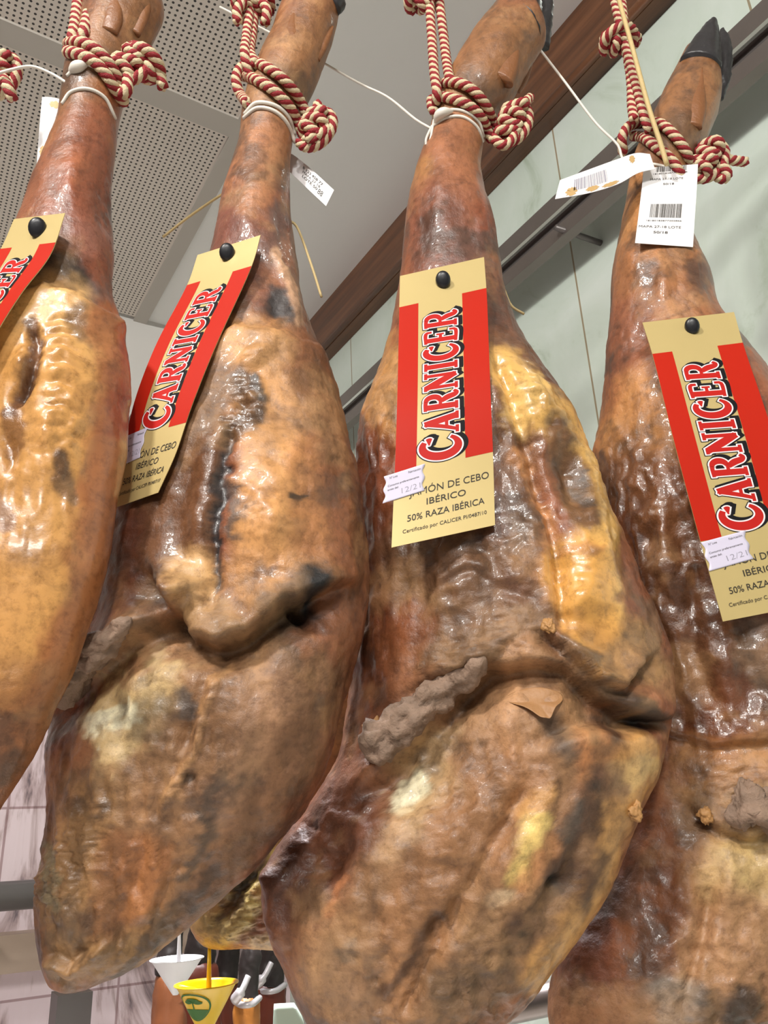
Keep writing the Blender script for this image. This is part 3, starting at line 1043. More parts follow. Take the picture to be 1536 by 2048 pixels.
def ham4(s):
    shank(s, 1310, 330)
    s.paint([(1290, 400), (1270, 470), (1330, 520)], 60, (186, 124, 60), 0.85, gloss=0.6)
    s.paint([(1300, 560), (1330, 600)], 90, (166, 106, 62), 0.9, gloss=0.7)
    s.paint([(1260, 640), (1250, 720)], 50, (148, 86, 56), 0.8, gloss=0.6)
    s.paint([(1390, 530), (1400, 570)], 24, (86, 64, 62), 0.7)
    s.paint([(1290, 800), (1250, 880), (1320, 860)], 60, (182, 122, 62), 0.95, gloss=0.55)
    s.paint([(1215, 930), (1240, 960), (1200, 980)], 22, (58, 46, 42), 0.9, warp=22)
    s.paint([(1280, 960), (1330, 1060), (1340, 1200)], 80, (118, 72, 40), 0.95, gloss=0.9)
    s.paint([(1300, 1120), (1360, 1250), (1440, 1350)], 90, (106, 66, 42), 0.95, gloss=1.0)
    s.paint([(1360, 1420), (1440, 1420), (1520, 1400)], 60, (112, 64, 38), 0.9, gloss=1.0)
    s.paint([(1230, 1050), (1290, 1300), (1350, 1450)], 34, (124, 68, 34), 0.8, gloss=0.8)
    s.paint([(1500, 1270), (1520, 1340)], 40, (136, 104, 80), 0.8, gloss=0.8)
    s.paint([(1390, 1520), (1460, 1520), (1530, 1500)], 44, (168, 112, 58), 0.9, gloss=0.6)
    s.paint([(1400, 1600), (1370, 1650)], 36, (176, 116, 52), 0.9, gloss=0.5)
    s.paint([(1480, 1600), (1520, 1600)], 34, (150, 124, 100), 0.95, gloss=0.25)
    s.paint([(1415, 1640), (1425, 1670)], 12, (60, 54, 56), 0.9)
    s.paint([(1480, 1700), (1440, 1860), (1420, 2040)], 150, (146, 108, 74), 0.9, gloss=0.4)
    s.paint([(1500, 1720), (1440, 1760), (1520, 1780)], 60, (198, 162, 104), 0.9, gloss=0.45)
    s.paint([(1360, 1680), (1340, 1800), (1280, 1950)], 60, (132, 76, 40), 0.9, gloss=0.5)
    s.paint([(1460, 1850), (1420, 1950), (1520, 1880)], 70, (170, 122, 84), 0.9, gloss=0.4)
    s.paint([(1330, 1990), (1380, 2000), (1340, 2040)], 44, (128, 116, 112), 0.9, gloss=0.4)
    s.paint([(1360, 2030), (1390, 2040)], 20, (66, 66, 74), 0.8)
    s.paint([(1500, 2010), (1480, 2040)], 30, (70, 52, 44), 0.8)
    s.paint([(1200, 1800), (1180, 1950)], 50, (104, 54, 28), 0.8)
    s.bump([(1300, 560), (1360, 560)], 40, 0.007)
    s.bump([(1270, 640), (1290, 720)], 30, -0.004)
    s.bump([(1380, 1150), (1390, 1300), (1440, 1440)], 16, -0.005)
    s.bump([(1310, 960), (1330, 1120), (1350, 1260)], 36, 0.007)
    s.bump([(1355, 1020), (1370, 1160)], 14, -0.006)
    s.bump([(1440, 1290), (1450, 1380)], 26, 0.004)
    s.ledge([(1340, 1470), (1420, 1490), (1530, 1480)], 0.004, -0.006, 40)
    s.bump([(1480, 1610), (1530, 1600)], 34, 0.012)
    s.ledge([(1400, 1630), (1450, 1670), (1510, 1675), (1560, 1650)], 0.006, -0.008, 30)
    s.bump([(1430, 1750), (1400, 1900), (1360, 2040)], 14, -0.006)
    s.bump([(1470, 1720), (1440, 1850)], 26, 0.005)
    s.rough([(1450, 1580), (1520, 1600)], 60, 0.004, 150)
    s.wrinkle([(1300, 1000), (1360, 1250), (1450, 1400)], 110, 0.0030, 62, 62, 26, 3)
    s.wrinkle([(1450, 1800), (1450, 2000)], 140, 0.0026, 70, 70, 40, 6)


# outline rows: left x,y, right x,y, front and back thickness
H1 = [(205, -75, 300, -50, .8, .8), (190, -20, 322, 0, .8, .8), (172, 50, 300, 55, .85, .85), (155, 110, 262, 120, .95, .95),
      (140, 160, 242, 175, .97, .95), (132, 215, 230, 225, .97, .95), (122, 270, 222, 285, .95, .95), (98, 330, 216, 345, .92, .9),
      (74, 390, 214, 410, .90, .85), (52, 460, 218, 490, .85, .8), (10, 560, 222, 580, .8, .75), (-40, 640, 240, 650, .75, .7),
      (-85, 740, 251, 745, .72, .65), (-115, 850, 250, 845, .70, .62), (-140, 960, 236, 955, .68, .6), (-160, 1080, 217, 1080, .66, .6),
      (-185, 1200, 193, 1195, .64, .6), (-205, 1320, 152, 1315, .62, .6), (-220, 1430, 100, 1430, .6, .58), (-225, 1530, 56, 1525, .58, .55),
      (-220, 1620, -5, 1625, .58, .55), (-200, 1700, -60, 1705, .6, .55), (-175, 1745, -105, 1755, .6, .55), (-150, 1770, -130, 1772, .6, .5)]
H2 = [(590, -45, 680, -15, .8, .8), (572, 10, 672, 30, .85, .85), (548, 75, 655, 90, .85, .85), (520, 140, 628, 155, .95, .95),
      (500, 190, 602, 205, .97, .95), (488, 235, 586, 245, .97, .95), (482, 290, 578, 300, .95, .95), (462, 360, 576, 370, .93, .9),
      (444, 430, 581, 430, .9, .88), (432, 500, 592, 510, .85, .85), (408, 590, 602, 590, .8, .8), (375, 660, 628, 660, .75, .75),
      (340, 730, 662, 730, .72, .7), (302, 810, 678, 800, .7, .65), (268, 890, 692, 880, .68, .62), (240, 970, 714, 960, .66, .6),
      (222, 1050, 722, 1050, .64, .6), (206, 1130, 727, 1140, .63, .6), (188, 1220, 723, 1240, .62, .58), (158, 1310, 707, 1335, .6, .56),
      (130, 1400, 684, 1430, .58, .55), (117, 1480, 656, 1515, .56, .55), (113, 1560, 620, 1595, .55, .52), (110, 1640, 570, 1665, .54, .5),
      (98, 1705, 505, 1735, .53, .5), (84, 1770, 430, 1808, .53, .5), (76, 1835, 350, 1878, .54, .5), (78, 1895, 268, 1938, .56, .5),
      (86, 1940, 205, 1968, .58, .5), (98, 1972, 160, 1984, .6, .5), (118, 1984, 136, 1987, .6, .5)]
H3 = [(1005, 8, 1092, 72, .8, .8), (968, 55, 1062, 118, .85, .85), (938, 98, 1038, 160, .9, .9), (906, 148, 1015, 196, .95, .95),
      (882, 192, 990, 222, .97, .95), (867, 230, 971, 245, .97, .95), (858, 268, 965, 275, .96, .95), (845, 312, 962, 328, .95, .92),
      (828, 372, 970, 382, .92, .9), (814, 440, 988, 440, .9, .86), (806, 520, 1001, 520, .86, .82), (799, 600, 1016, 602, .82, .78),
      (785, 675, 1048, 678, .76, .72), (758, 755, 1098, 756, .72, .68), (728, 830, 1150, 828, .7, .65), (716, 920, 1178, 920, .68, .62),
      (712, 1020, 1216, 1020, .66, .6), (714, 1130, 1268, 1130, .64, .58), (714, 1240, 1313, 1235, .62, .56), (710, 1340, 1337, 1330, .6, .55),
      (698, 1440, 1341, 1430, .58, .54), (672, 1535, 1328, 1520, .56, .52), (622, 1615, 1301, 1602, .54, .5), (566, 1690, 1263, 1690, .53, .5),
      (540, 1770, 1222, 1788, .52, .5), (544, 1850, 1172, 1872, .52, .5), (560, 1915, 1112, 1950, .53, .5), (582, 1985, 1045, 2030, .55, .5),
      (625, 2060, 955, 2105, .57, .5), (695, 2130, 860, 2158, .6, .5), (750, 2165, 800, 2172, .6, .5)]
H4 = [(1368, 105, 1440, 140, .8, .8), (1340, 160, 1442, 190, .85, .85), (1312, 215, 1430, 240, .9, .9), (1288, 270, 1408, 285, .95, .95),
      (1268, 320, 1384, 330, .97, .95), (1256, 375, 1372, 380, .97, .95), (1246, 425, 1375, 430, .95, .92), (1234, 490, 1392, 490, .92, .9),
      (1224, 560, 1420, 555, .9, .85), (1220, 630, 1444, 630, .85, .8), (1214, 710, 1500, 710, .8, .75), (1200, 830, 1582, 830, .75, .7),
      (1190, 950, 1645, 950, .7, .62), (1192, 1080, 1700, 1080, .66, .6), (1205, 1210, 1745, 1210, .62, .58), (1222, 1330, 1775, 1330, .58, .55),
      (1232, 1450, 1788, 1450, .56, .55), (1225, 1570, 1780, 1570, .54, .52), (1205, 1690, 1755, 1700, .53, .5), (1175, 1800, 1710, 1830, .53, .5),
      (1130, 1900, 1640, 1950, .54, .5), (1100, 1985, 1550, 2050, .55, .5), (1105, 2060, 1430, 2120, .57, .5), (1160, 2130, 1310, 2160, .6, .5),
      (1205, 2165, 1250, 2172, .6, .5)]
H1 = [r[:5] + (r[5] * (1 if r[1] < 480 else .60),) for r in H1]
GH = 'hams hanging in the front row'
D1, D2, D3, D4 = 0.528, 0.597, 0.640, 0.688
YAW = 0.20
R1 = make_ham('1', H1, D1, YAW, SKIN, ham1, 'golden orange cured ham at the left edge with glossy ridged fat', GH, seed=1.3)
R2 = make_ham('2', H2, D2, YAW, SKIN, ham2, 'brown cured ham with a pointed tip and a card curling aside', GH, seed=2.1)
R3 = make_ham('3', H3, D3, YAW, SKIN, ham3, 'large cured ham with a yellow fat band and flat front facing card', GH, seed=3.7)
R4 = make_ham('4', H4, D4, YAW, SKIN, ham4, 'dark wrinkled cured ham at the right edge with a barcode label', GH, seed=4.4)


def small_loft(name, pairs, D, m, parent, yaw=0.0, nu=28, nvv=26, rough=0.0, sc=120):
    V = loft(pairs, D, yaw, nu, nvv)
    n = grid_normals(V)
    c = V.mean(1, keepdims=True)
    if ((V - c) * n).sum() < 0:
        n = -n
    p = V.reshape(-1, 3)
    if rough:
        p = p + n.reshape(-1, 3) * (np.abs(fbm(p, sc, 4, 0.6, 3.0)) * rough)[:, None]
    return mesh_obj(name, p, grid_faces(nvv, nu), m, parent)


# hooves and dew claws
small_loft('hoof', [(1425, 36, 1431, 38, .8, .8), (1408, 52, 1437, 62, .75, .75), (1388, 78, 1440, 92, .75, .75), (1370, 104, 1441, 128, .75, .75), (1360, 122, 1440, 142, .7, .7)], D4 - 0.012, M_hoof, R4, rough=0.001)
small_loft('hoof', [(1440, 62, 1446, 58, .8, .8), (1437, 80, 1458, 76, .75, .75), (1437, 120, 1463, 112, .75, .75), (1436, 160, 1460, 156, .7, .7), (1434, 198, 1446, 200, .7, .7)], D4 + 0.016, M_hoof, R4, rough=0.0015)
small_loft('dew_claw', [(1402, 136, 1406, 137, .8, .8), (1392, 165, 1410, 168, .7, .7), (1376, 210, 1412, 220, .6, .6), (1372, 250, 1404, 258, .5, .5)], D4 - 0.0265, add_noise(mat('trotter_skin', (130, 84, 50), 0.42), 50, 0.2, 0.4, 200), R4)
small_loft('hoof', [(1050, -60, 1058, -56, .8, .8), (1030, -30, 1080, 0, .75, .75), (1014, -2, 1082, 40, .75, .75), (1003, 16, 1080, 78, .7, .7)], D3 - 0.012, M_hoof, R3, rough=0.001)
small_loft('hoof', [(1090, -50, 1096, -46, .8, .8), (1078, -10, 1106, -4, .75, .75), (1076, 40, 1103, 48, .75, .75), (1072, 88, 1098, 96, .7, .7)], D3 + 0.016, M_hoof, R3, rough=0.0015)
M_trot = bpy.data.materials['trotter_skin']
small_loft('dew_claw', [(1036, 72, 1040, 74, .8, .8), (1020, 92, 1040, 98, .7, .7), (1000, 118, 1038, 134, .6, .6), (982, 150, 1026, 172, .5, .5)], D3 - 0.025, M_trot, R3)
small_loft('dew_claw', [(1062, 124, 1066, 126, .8, .8), (1050, 134, 1062, 142, .7, .7), (1036, 150, 1054, 166, .6, .6), (1024, 172, 1040, 186, .5, .5)], D3 + 0.012, M_trot, R3)
small_loft('hoof', [(640, -60, 648, -56, .8, .8), (620, -35, 678, -15, .75, .75), (625, -12, 690, 6, .75, .75), (636, 4, 680, 22, .7, .7)], D2 - 0.008, M_hoof, R2, rough=0.001)
small_loft('dew_claw', [(590, 16, 594, 17, .8, .8), (580, 36, 596, 40, .7, .7), (568, 66, 600, 74, .6, .6), (560, 100, 592, 108, .5, .5)], D2 - 0.025, M_trot, R2)
small_loft('dew_claw', [(664, 52, 668, 54, .8, .8), (648, 66, 664, 72, .7, .7), (628, 88, 654, 98, .6, .6), (614, 110, 640, 122, .5, .5)], D2 - 0.009, M_trot, R2)
small_loft('dew_claw', [(228, -40, 236, -39, .8, .8), (220, -10, 244, -6, .7, .7), (208, 30, 246, 38, .6, .6), (200, 60, 234, 68, .5, .5)], D1 - 0.025, M_trot, R1)
small_loft('dew_claw', [(300, -45, 308, -42, .8, .8), (282, -8, 306, -2, .7, .7), (266, 30, 296, 40, .6, .6), (252, 62, 280, 72, .5, .5)], D1 - 0.0135, M_trot, R1)


def bone(key, root, pts, r0, r1, lift, label, m=M_bone):
    """rough bone end lying on the cut face"""
    path = []
    k = spline([(x, y, 0, 0) for x, y in pts], 46)
    for i, q in enumerate(k):
        h = hit(key, q[0], q[1])
        if h is None:
            h = Vector(path[-1]) if path else Vector(P(q[0], q[1], 0.55))
        path.append(np.array(h) + np.array([0, -lift, 0]))
    path = np.array(path)
    for _ in range(12):
        path[1:-1] = (path[:-2] + 2 * path[1:-1] + path[2:]) / 4
    t = np.linspace(0, 1, len(path))
    r = r0 + (r1 - r0) * t
    r = r * np.clip(np.sqrt(np.clip(1 - ((t - 0.5) * 2) ** 8, 0, 1)), 0.12, 1)
    v, f = tube(path, r, 40)
    v = np.array(v)
    c = np.repeat(path, 40, 0)
    d = (v - c)
    v = c + d * (1 + 0.38 * fbm(v, 95, 4, 0.6, 5.0))[:, None]
    o = mesh_obj('hip_bone', v, f, m, root)
    o['label'] = label
    return o


bone('3', R3, [(732, 1512), (790, 1462), (850, 1408), (910, 1360), (968, 1318)], 0.0145, 0.009, 0.004, 'rough grey cut bone end')
bone('2', R2, [(124, 1392), (160, 1342), (210, 1292), (268, 1240)], 0.0150, 0.0065, 0.006, 'rough grey brown cut bone end')
bone('4', R4, [(1470, 1605), (1500, 1612), (1540, 1606)], 0.017, 0.017, -0.004, 'round grey cut bone end')


# small torn flap of dried fat on the third ham and crumbs
def flap(key, root, pts, lift, m, name='fat_flap'):
    ring = []
    for (x, y, l) in pts:
        h = np.array(hit(key, x, y))
        ring.append(h + np.array([0, -l, 0]))
    c = np.mean(ring, axis=0) + np.array([0, -lift, 0])
    n = len(ring)
    b = MB()
    front = [c] + ring
    back = [c + np.array([0, 0.0012, 0])] + [q + np.array([0, 0.0012, 0]) for q in ring]
    b.add(front + back, [(0, 1 + i, 1 + (i + 1) % n) for i in range(n)] + [(n + 1, n + 2 + (i + 1) % n, n + 2 + i) for i in range(n)]
          + [(1 + i, n + 2 + i, n + 2 + (i + 1) % n, 1 + (i + 1) % n) for i in range(n)])
    o = b.build(name, m, root)
    md = o.modifiers.new('s', 'SUBSURF')
    md.levels = md.render_levels = 2
    return o


M_flap = add_noise(mat('dried_fat_flap', (168, 124, 82), 0.55), 60, 0.15, 0.4, 200)
flap('3', R3, [(1004, 1398, .001), (1022, 1384, .002), (1050, 1376, .002), (1080, 1373, .003), (1110, 1380, .003), (1130, 1392, .003), (1122, 1408, .005), (1112, 1412, .006), (1104, 1426, .008), (1098, 1444, .009), (1090, 1438, .008), (1078, 1440, .008), (1062, 1424, .006), (1040, 1412, .004), (1020, 1408, .002)], -0.002, M_flap)
M_crumb = add_noise(mat('dried_fat_crumb', (176, 130, 78), 0.6), 90, 0.2, 0.5, 300)
for key, root, x, y, r in (('3', R3, 1098, 1254, .0042), ('3', R3, 1268, 1622, .0050), ('3', R3, 748, 1462, .006), ('4', R4, 1412, 1630, .005)):
    bm = bmesh.new()
    bmesh.ops.create_icosphere(bm, subdivisions=4, radius=r)
    h = np.array(hit(key, x, y)) + np.array([0, -r * 0.3, 0])
    v = np.array([q.co for q in bm.verts])
    v = v * (1 + 0.5 * fbm(v + h, 260, 4, 0.6, 1.0))[:, None] * np.array([1, .8, 1.2]) + h
    mesh_obj('fat_crumb', v, [[q.index for q in f.verts] for f in bm.faces], M_crumb, root)
    bm.free()


# ------------------------------------------------------------------ ropes
def add_rope(mb, path, r, pitch=None, closed=False):
    """four twisted strands, two red and two cream"""
    path = np.array(path, float)
    seg = np.linalg.norm(np.diff(path, axis=0), axis=1)
    s = np.concatenate([[0], np.cumsum(seg)])
    n = max(12, int(s[-1] / (r * 0.42)))
    t = np.linspace(0, s[-1], n)
    path = np.column_stack([np.interp(t, s, path[:, k]) for k in range(3)])
    for _ in range(2):
        path[1:-1] = (path[:-2] + 2 * path[1:-1] + path[2:]) / 4
    path, tg, nn, bb = frames(path)
    ph = t / (pitch or r * 3.6) * 2 * PI
    for k in range(4):
        a = -(ph + k * PI / 2)
        c = path + (nn * np.cos(a)[:, None] + bb * np.sin(a)[:, None]) * r * 0.50
        v, f = tube(c, r * 0.53, 8)
        mb.add(v, f, k % 2)


def pxpath(pts, D, n=40):
    """points (x, y, depth offset from D) -> smooth world path"""
    k = spline(pts, n)
    return np.array([P(q[0], q[1], D + q[2]) for q in k])


def ring_path(pts, D, a, n=40, off=0.0, key=None, lift=0.0):
    """a loop whose front runs through pts over the shank and whose back closes behind it"""
    k = spline([(x, y, 0, 0) for x, y in pts], n)
    fr = np.linspace(0, 1, n)
    ys = []
    for q, u in zip(k, fr):
        y = D + off - a * 0.35 * math.sin(PI * u)
        h = hit(key, q[0], q[1]) if key else None
        if h is not None:
            y = min(y, h.y - lift)
        elif not key:
            y = D + off - a * math.sin(PI * u)
        ys.append(y)
    if key:
        raw = np.array(ys)
        sm = smooth1(raw, 6)
        ys = np.minimum(sm, raw + 0.002)
    front = [P(q[0], q[1], y) for q, y in zip(k, ys)]
    back = [P(q[0], q[1], D + off + a * math.sin(PI * u)) for q, u in list(zip(k, fr))[::-1]]
    return np.array(front + back[1:])


def knot_paths(c, r, ax, ay, turns=3.0, seed=0):
    """dense barrel knot: a coil round its own core with one strand crossing over it"""
    ax, ay = np.array(ax, float), np.array(ay, float)
    ax /= np.linalg.norm(ax)
    ay = ay - ax * (ax @ ay)
    ay /= np.linalg.norm(ay)
    az = np.cross(ax, ay)
    L = turns * r * 1.9
    t = np.linspace(0, 1, 40 * int(turns + 1))
    g = 2 * PI * turns * t + seed
    rk = r * (1.75 + 0.35 * np.sin(3.1 * g + seed))
    coil = c + np.outer((t - .5) * L + r * 0.5 * np.sin(1.7 * g), ax) + np.outer(np.cos(g) * rk, ay) + np.outer(np.sin(g) * rk, az)
    a, b = coil[0], coil[-1]
    core = np.array([b, c + ax * L * .55, c, c - ax * L * .55])
    path = np.vstack([coil, spline(np.column_stack([core, np.zeros(4)]), 20)[1:, :3]])
    h = np.linspace(-0.6, PI + 0.6, 30)
    over = c + np.outer(np.cos(h) * (L / 2 + r * 1.1), ax) + np.outer(np.sin(h) * r * 3.1, ay * .75 + az * .65) + az * r * 0.4
    return [path, over]


RM = [M_red, M_cream]
GR = 'red and cream ropes the hams hang by'
ZRAIL = 2.60


def rope_set(key, root_px, D, label, r, strands, rings, knots, tails, a):
    root = empty('hanging_rope', P(root_px[0], root_px[1], D))
    tag(root, label, 'rope', GR)
    mb = MB()
    for st in strands:
        p = pxpath(st, D)
        # carry the strand on up to the hanging rail
        top = np.array([p[0][0], np.interp(p[0][0], [-.75, 0, .6], [.50, .60, .69]), ZRAIL])
        up = [top + (p[0] - top) * q for q in np.linspace(0, 1, 8, endpoint=False)]
        add_rope(mb, np.vstack([up, p]), r)
    mb.build('hanging_strand', RM, root)
    mb = MB()
    for rg in rings:
        add_rope(mb, ring_path(rg, D, a, key=key, lift=r * 0.9), r)
    mb.build('shank_loop', RM, root)
    for (x, y, dy, s, ax, ay) in knots:
        mb = MB()
        for pth in knot_paths(P(x, y, D + dy), r, ax, ay, s, x):
            add_rope(mb, pth, r)
        mb.build('knot', RM, root)
    for tl in tails:
        mb = MB()
        add_rope(mb, pxpath(tl, D, 16), r)
        mb.build('rope_tail', RM, root)
    return root


rr = 0.0053
rope_set('1', (150, 100), D1, 'red and cream rope knotted on the golden ham at the left edge', rr,
         [[(160, -40, -.012, 0), (156, 0, -.012, 0), (150, 50, -.02, 0), (144, 80, -.024, 0), (138, 100, -.01, 0)],
          [(186, -40, -.010, 0), (183, 0, -.012, 0), (174, 40, -.024, 0), (166, 72, -.030, 0), (160, 86, -.02, 0)]],
         [[(136, 88), (160, 84), (190, 98), (216, 124), (236, 158), (244, 180)], [(134, 104), (158, 108), (190, 124), (214, 152), (236, 188), (248, 204)]],
         [(262, 128, -.012, 3.0, (.6, 0, .8), (.5, -.7, -.4)), (292, 136, -.006, 2.0, (.9, 0, -.4), (.2, -.5, .8))],
         [[(236, 175, -.01, 0), (246, 190, -.014, 0), (254, 180, -.016, 0), (256, 150, -.014, 0)], [(300, 130, -.008, 0), (318, 150, -.006, 0), (326, 176, -.002, 0)]], 0.029)
rope_set('2', (500, 140), D2, 'red and cream rope on the shank of the ham with the curling card', rr,
         [[(498, -30, -.01, 0), (498, 30, -.012, 0), (494, 70, -.018, 0), (490, 110, -.028, 0), (500, 150, -.02, 0)],
          [(512, -30, -.004, 0), (508, 30, -.006, 0), (504, 70, -.012, 0), (500, 105, -.022, 0), (512, 128, -.028, 0)]],
         [[(508, 122), (532, 134), (566, 158), (596, 194), (616, 236), (622, 258)], [(486, 152), (510, 158), (546, 180), (578, 212), (598, 250), (606, 272)],
          [(508, 132), (484, 134), (472, 156), (478, 184), (494, 206)]],
         [(506, 12, -.008, 2.6, (1, 0, .1), (0, -.6, .8)), (628, 256, -.008, 3.0, (.5, -.2, .8), (.6, -.8, -.2))],
         [[(620, 250, -.012, 0), (632, 225, -.014, 0), (636, 208, -.012, 0)], [(634, 272, -.012, 0), (652, 262, -.012, 0), (660, 240, -.008, 0)],
          [(490, 2, -.02, 0), (474, 20, -.022, 0), (476, 46, -.018, 0)], [(522, 0, -.016, 0), (534, 20, -.018, 0), (530, 48, -.014, 0)]], 0.030)
rope_set('3', (870, 190), D3, 'red and cream rope of two parallel strands above the flat facing card', rr,
         [[(858, -30, -.012, 0), (860, 20, -.014, 0), (864, 80, -.018, 0), (868, 140, -.026, 0), (874, 186, -.030, 0), (872, 205, -.02, 0)],
          [(876, -30, -.008, 0), (881, 20, -.010, 0), (888, 80, -.014, 0), (894, 130, -.022, 0), (900, 158, -.03, 0), (910, 168, -.03, 0)]],
         [[(882, 168), (908, 164), (940, 176), (966, 202), (984, 236), (992, 258)], [(862, 200), (886, 194), (920, 202), (952, 222), (972, 252), (982, 280)]],
         [(846, 2, -.012, 2.4, (1, 0, .2), (0, -.6, .8)), (1022, 244, -.012, 3.4, (.4, -.2, .9), (.7, -.8, -.2))],
         [[(862, 198, -.01, 0), (864, 216, -.014, 0), (872, 226, -.016, 0)], [(1040, 225, -.016, 0), (1052, 204, -.014, 0), (1060, 196, -.006, 0)],
          [(985, 275, -.012, 0), (1006, 292, -.014, 0), (1024, 280, -.014, 0), (1030, 262, -.012, 0)]], 0.031)
rope_set('4', (1270, 270), D4, 'red and cream rope with a knot halfway up at the right edge', rr * 1.05,
         [[(1226, -30, -.010, 0), (1231, 10, -.012, 0), (1246, 70, -.016, 0), (1262, 130, -.022, 0), (1278, 190, -.030, 0), (1290, 236, -.034, 0), (1300, 262, -.03, 0)],
          [(1240, -30, -.004, 0), (1244, 10, -.006, 0), (1252, 90, -.012, 0), (1262, 160, -.018, 0), (1264, 210, -.024, 0), (1268, 240, -.03, 0)]],
         [[(1292, 248), (1318, 246), (1346, 268), (1370, 300), (1384, 334)], [(1266, 272), (1288, 276), (1318, 298), (1344, 322), (1362, 350)],
          [(1286, 246), (1258, 252), (1244, 276), (1246, 304)]],
         [(1236, 84, -.012, 2.4, (1, -.1, .2), (0, -.6, .8)), (1412, 318, -.016, 3.4, (.6, -.2, .8), (.7, -.7, -.2))],
         [[(1428, 312, -.016, 0), (1460, 320, -.014, 0), (1492, 324, -.008, 0)], [(1258, 84, -.012, 0), (1270, 72, -.010, 0), (1276, 78, -.002, 0), (1268, 92, .002, 0)],
          [(1440, 330, -.018, 0), (1456, 345, -.018, 0), (1448, 360, -.012, 0), (1430, 350, -.01, 0)]], 0.033)
# rope of a further ham that hangs just outside the left edge
root = empty('hanging_rope', P(-30, 150, 0.53))
tag(root, 'dark red rope knot poking in at the left edge beside a white tie', 'rope', GR)
mb = MB()
pk = P(-4, 150, 0.53)
for pth in knot_paths(pk, rr, (.4, -.2, .9), (.7, -.8, -.2), 3.0):
    add_rope(mb, pth, rr)
mb.build('knot', RM, root)
mb = MB()
add_rope(mb, pxpath([(2, 150, -.01, 0), (16, 175, -.014, 0), (26, 200, -.008, 0)], 0.53, 14), rr)
mb.build('rope_tail', RM, root)
mb = MB()
add_rope(mb, [pk, pk + np.array([-.03, 0, .03]), pk + np.array([-.06, 0, .10]), np.array([pk[0] - .06, np.interp(pk[0] - .06, [-.75, 0, .6], [.50, .60, .69]), ZRAIL])], rr)
mb.build('hanging_strand', RM, root)

# the hanging rail above the frame carries all the ropes
v, f = tube([(-0.75, 0.50, ZRAIL + .012), (0.0, 0.60, ZRAIL + .012), (0.6, 0.69, ZRAIL + .012)], 0.010, 14)
tag(mesh_obj('hanging_bar', v, f, M_steel), 'steel hanging bar above the hams that carries the ropes', 'bar')

# ------------------------------------------------------------------ ties round the shanks
GT = 'white ties round the shanks'


def tie(key, label, D, a, rings, tails, m=M_tie, r=0.0016, lump=None):
    root = empty('plastic_tie', P(rings[0][0][0], rings[0][0][1], D))
    tag(root, label, 'tie', GT)
    for rg in rings:
        v, f = tube(ring_path(rg, D, a, key=key, lift=r * 0.6), r, 8)
        mesh_obj('tie_band', v, f, m, root)
    if lump:
        v, f = tube(pxpath(lump, D, 12), [0.001 + 0.0042 * math.sin(PI * i / 11) for i in range(12)], 12)
        mesh_obj('tie_clasp', v, f, m, root)
    for tl in tails:
        v, f = tube(pxpath(tl, D, 40), r * 0.85, 8)
        mesh_obj('tie_tail', v, f, m, root)
    return root


tie('1', 'white tie round the golden ham with a curved tail leaving at the left edge', D1, 0.0275,
    [[(134, 152), (160, 128), (192, 136), (222, 160), (242, 196)], [(124, 208), (142, 184), (176, 178), (210, 196), (230, 236)]],
    [[(-20, 152, -.02, 0), (20, 140, -.02, 0), (62, 133, -.02, 0), (100, 146, -.02, 0), (134, 166, -.02, 0)]],
    lump=[(140, 150, -.02, 0), (150, 136, -.028, 0), (166, 130, -.030, 0), (176, 130, -.026, 0)])
tie('2', 'plain cream tie band round the shank of the ham with the curling card', D2, 0.0275,
    [[(489, 228), (512, 206), (548, 210), (576, 232), (590, 270)], [(487, 236), (514, 216), (548, 222), (574, 246), (590, 284)]], [], r=0.0019)
tie('3', 'white tie on the front facing ham with a long tail running up left', D3, 0.0290,
    [[(868, 244), (892, 222), (926, 222), (956, 242), (967, 272)], [(864, 254), (892, 236), (926, 234), (954, 254), (966, 282)]],
    [[(440, 14, .02, 0), (560, 76, .01, 0), (710, 162, 0, 0), (775, 194, -.005, 0), (830, 238, -.012, 0), (864, 258, -.02, 0)],
     [(868, 240, -.02, 0), (858, 290, -.02, 0), (842, 330, -.018, 0), (832, 372, -.012, 0)],
     [(864, 252, -.02, 0), (853, 276, -.02, 0), (852, 290, -.018, 0)]],
    lump=[(870, 248, -.02, 0), (876, 232, -.028, 0), (888, 224, -.032, 0), (906, 222, -.030, 0)])
tie('4', 'white tie with a long tail rising left from the strip label', D4, 0.0330,
    [[(1256, 350), (1280, 330), (1316, 330), (1350, 344), (1374, 366)]],
    [[(1018, 8, -.03, 0), (1060, 72, -.03, 0), (1130, 164, -.03, 0), (1190, 244, -.035, 0), (1234, 288, -.038, 0), (1242, 310, -.042, 0), (1250, 330, -.044, 0)]])
tag(mesh_obj('label_cord', *tube(pxpath([(1228, -30, -.045, 0), (1238, 0, -.045, 0), (1266, 100, -.046, 0), (1296, 210, -.048, 0), (1322, 290, -.049, 0), (1334, 330, -.046, 0)], D4, 40), 0.0026, 8), M_tan),
    'tan plastic cord running down beside the right rope to the barcode label', 'cord')
for pts, D, lab in (([(326, 474, .03, 0), (380, 432, .03, 0), (446, 388, .015, 0), (470, 380, .01, 0)], D2, 'thin straw coloured tie end sticking out left of the curling card'),
                    ([(575, 440, .01, 0), (595, 456, .012, 0), (622, 528, .012, 0), (643, 594, .012, 0)], D2, 'thin straw coloured tie end hanging right of the curling card ham'),
                    ([(985, 540, .02, 0), (1004, 568, .02, 0), (1022, 610, .02, 0), (1048, 628, .018, 0)], D3, 'frayed straw coloured tie end right of the front facing card')):
    tag(mesh_obj('tie_end', *tube(pxpath(pts, D, 24), 0.0013, 6), M_tan), lab, 'tie')


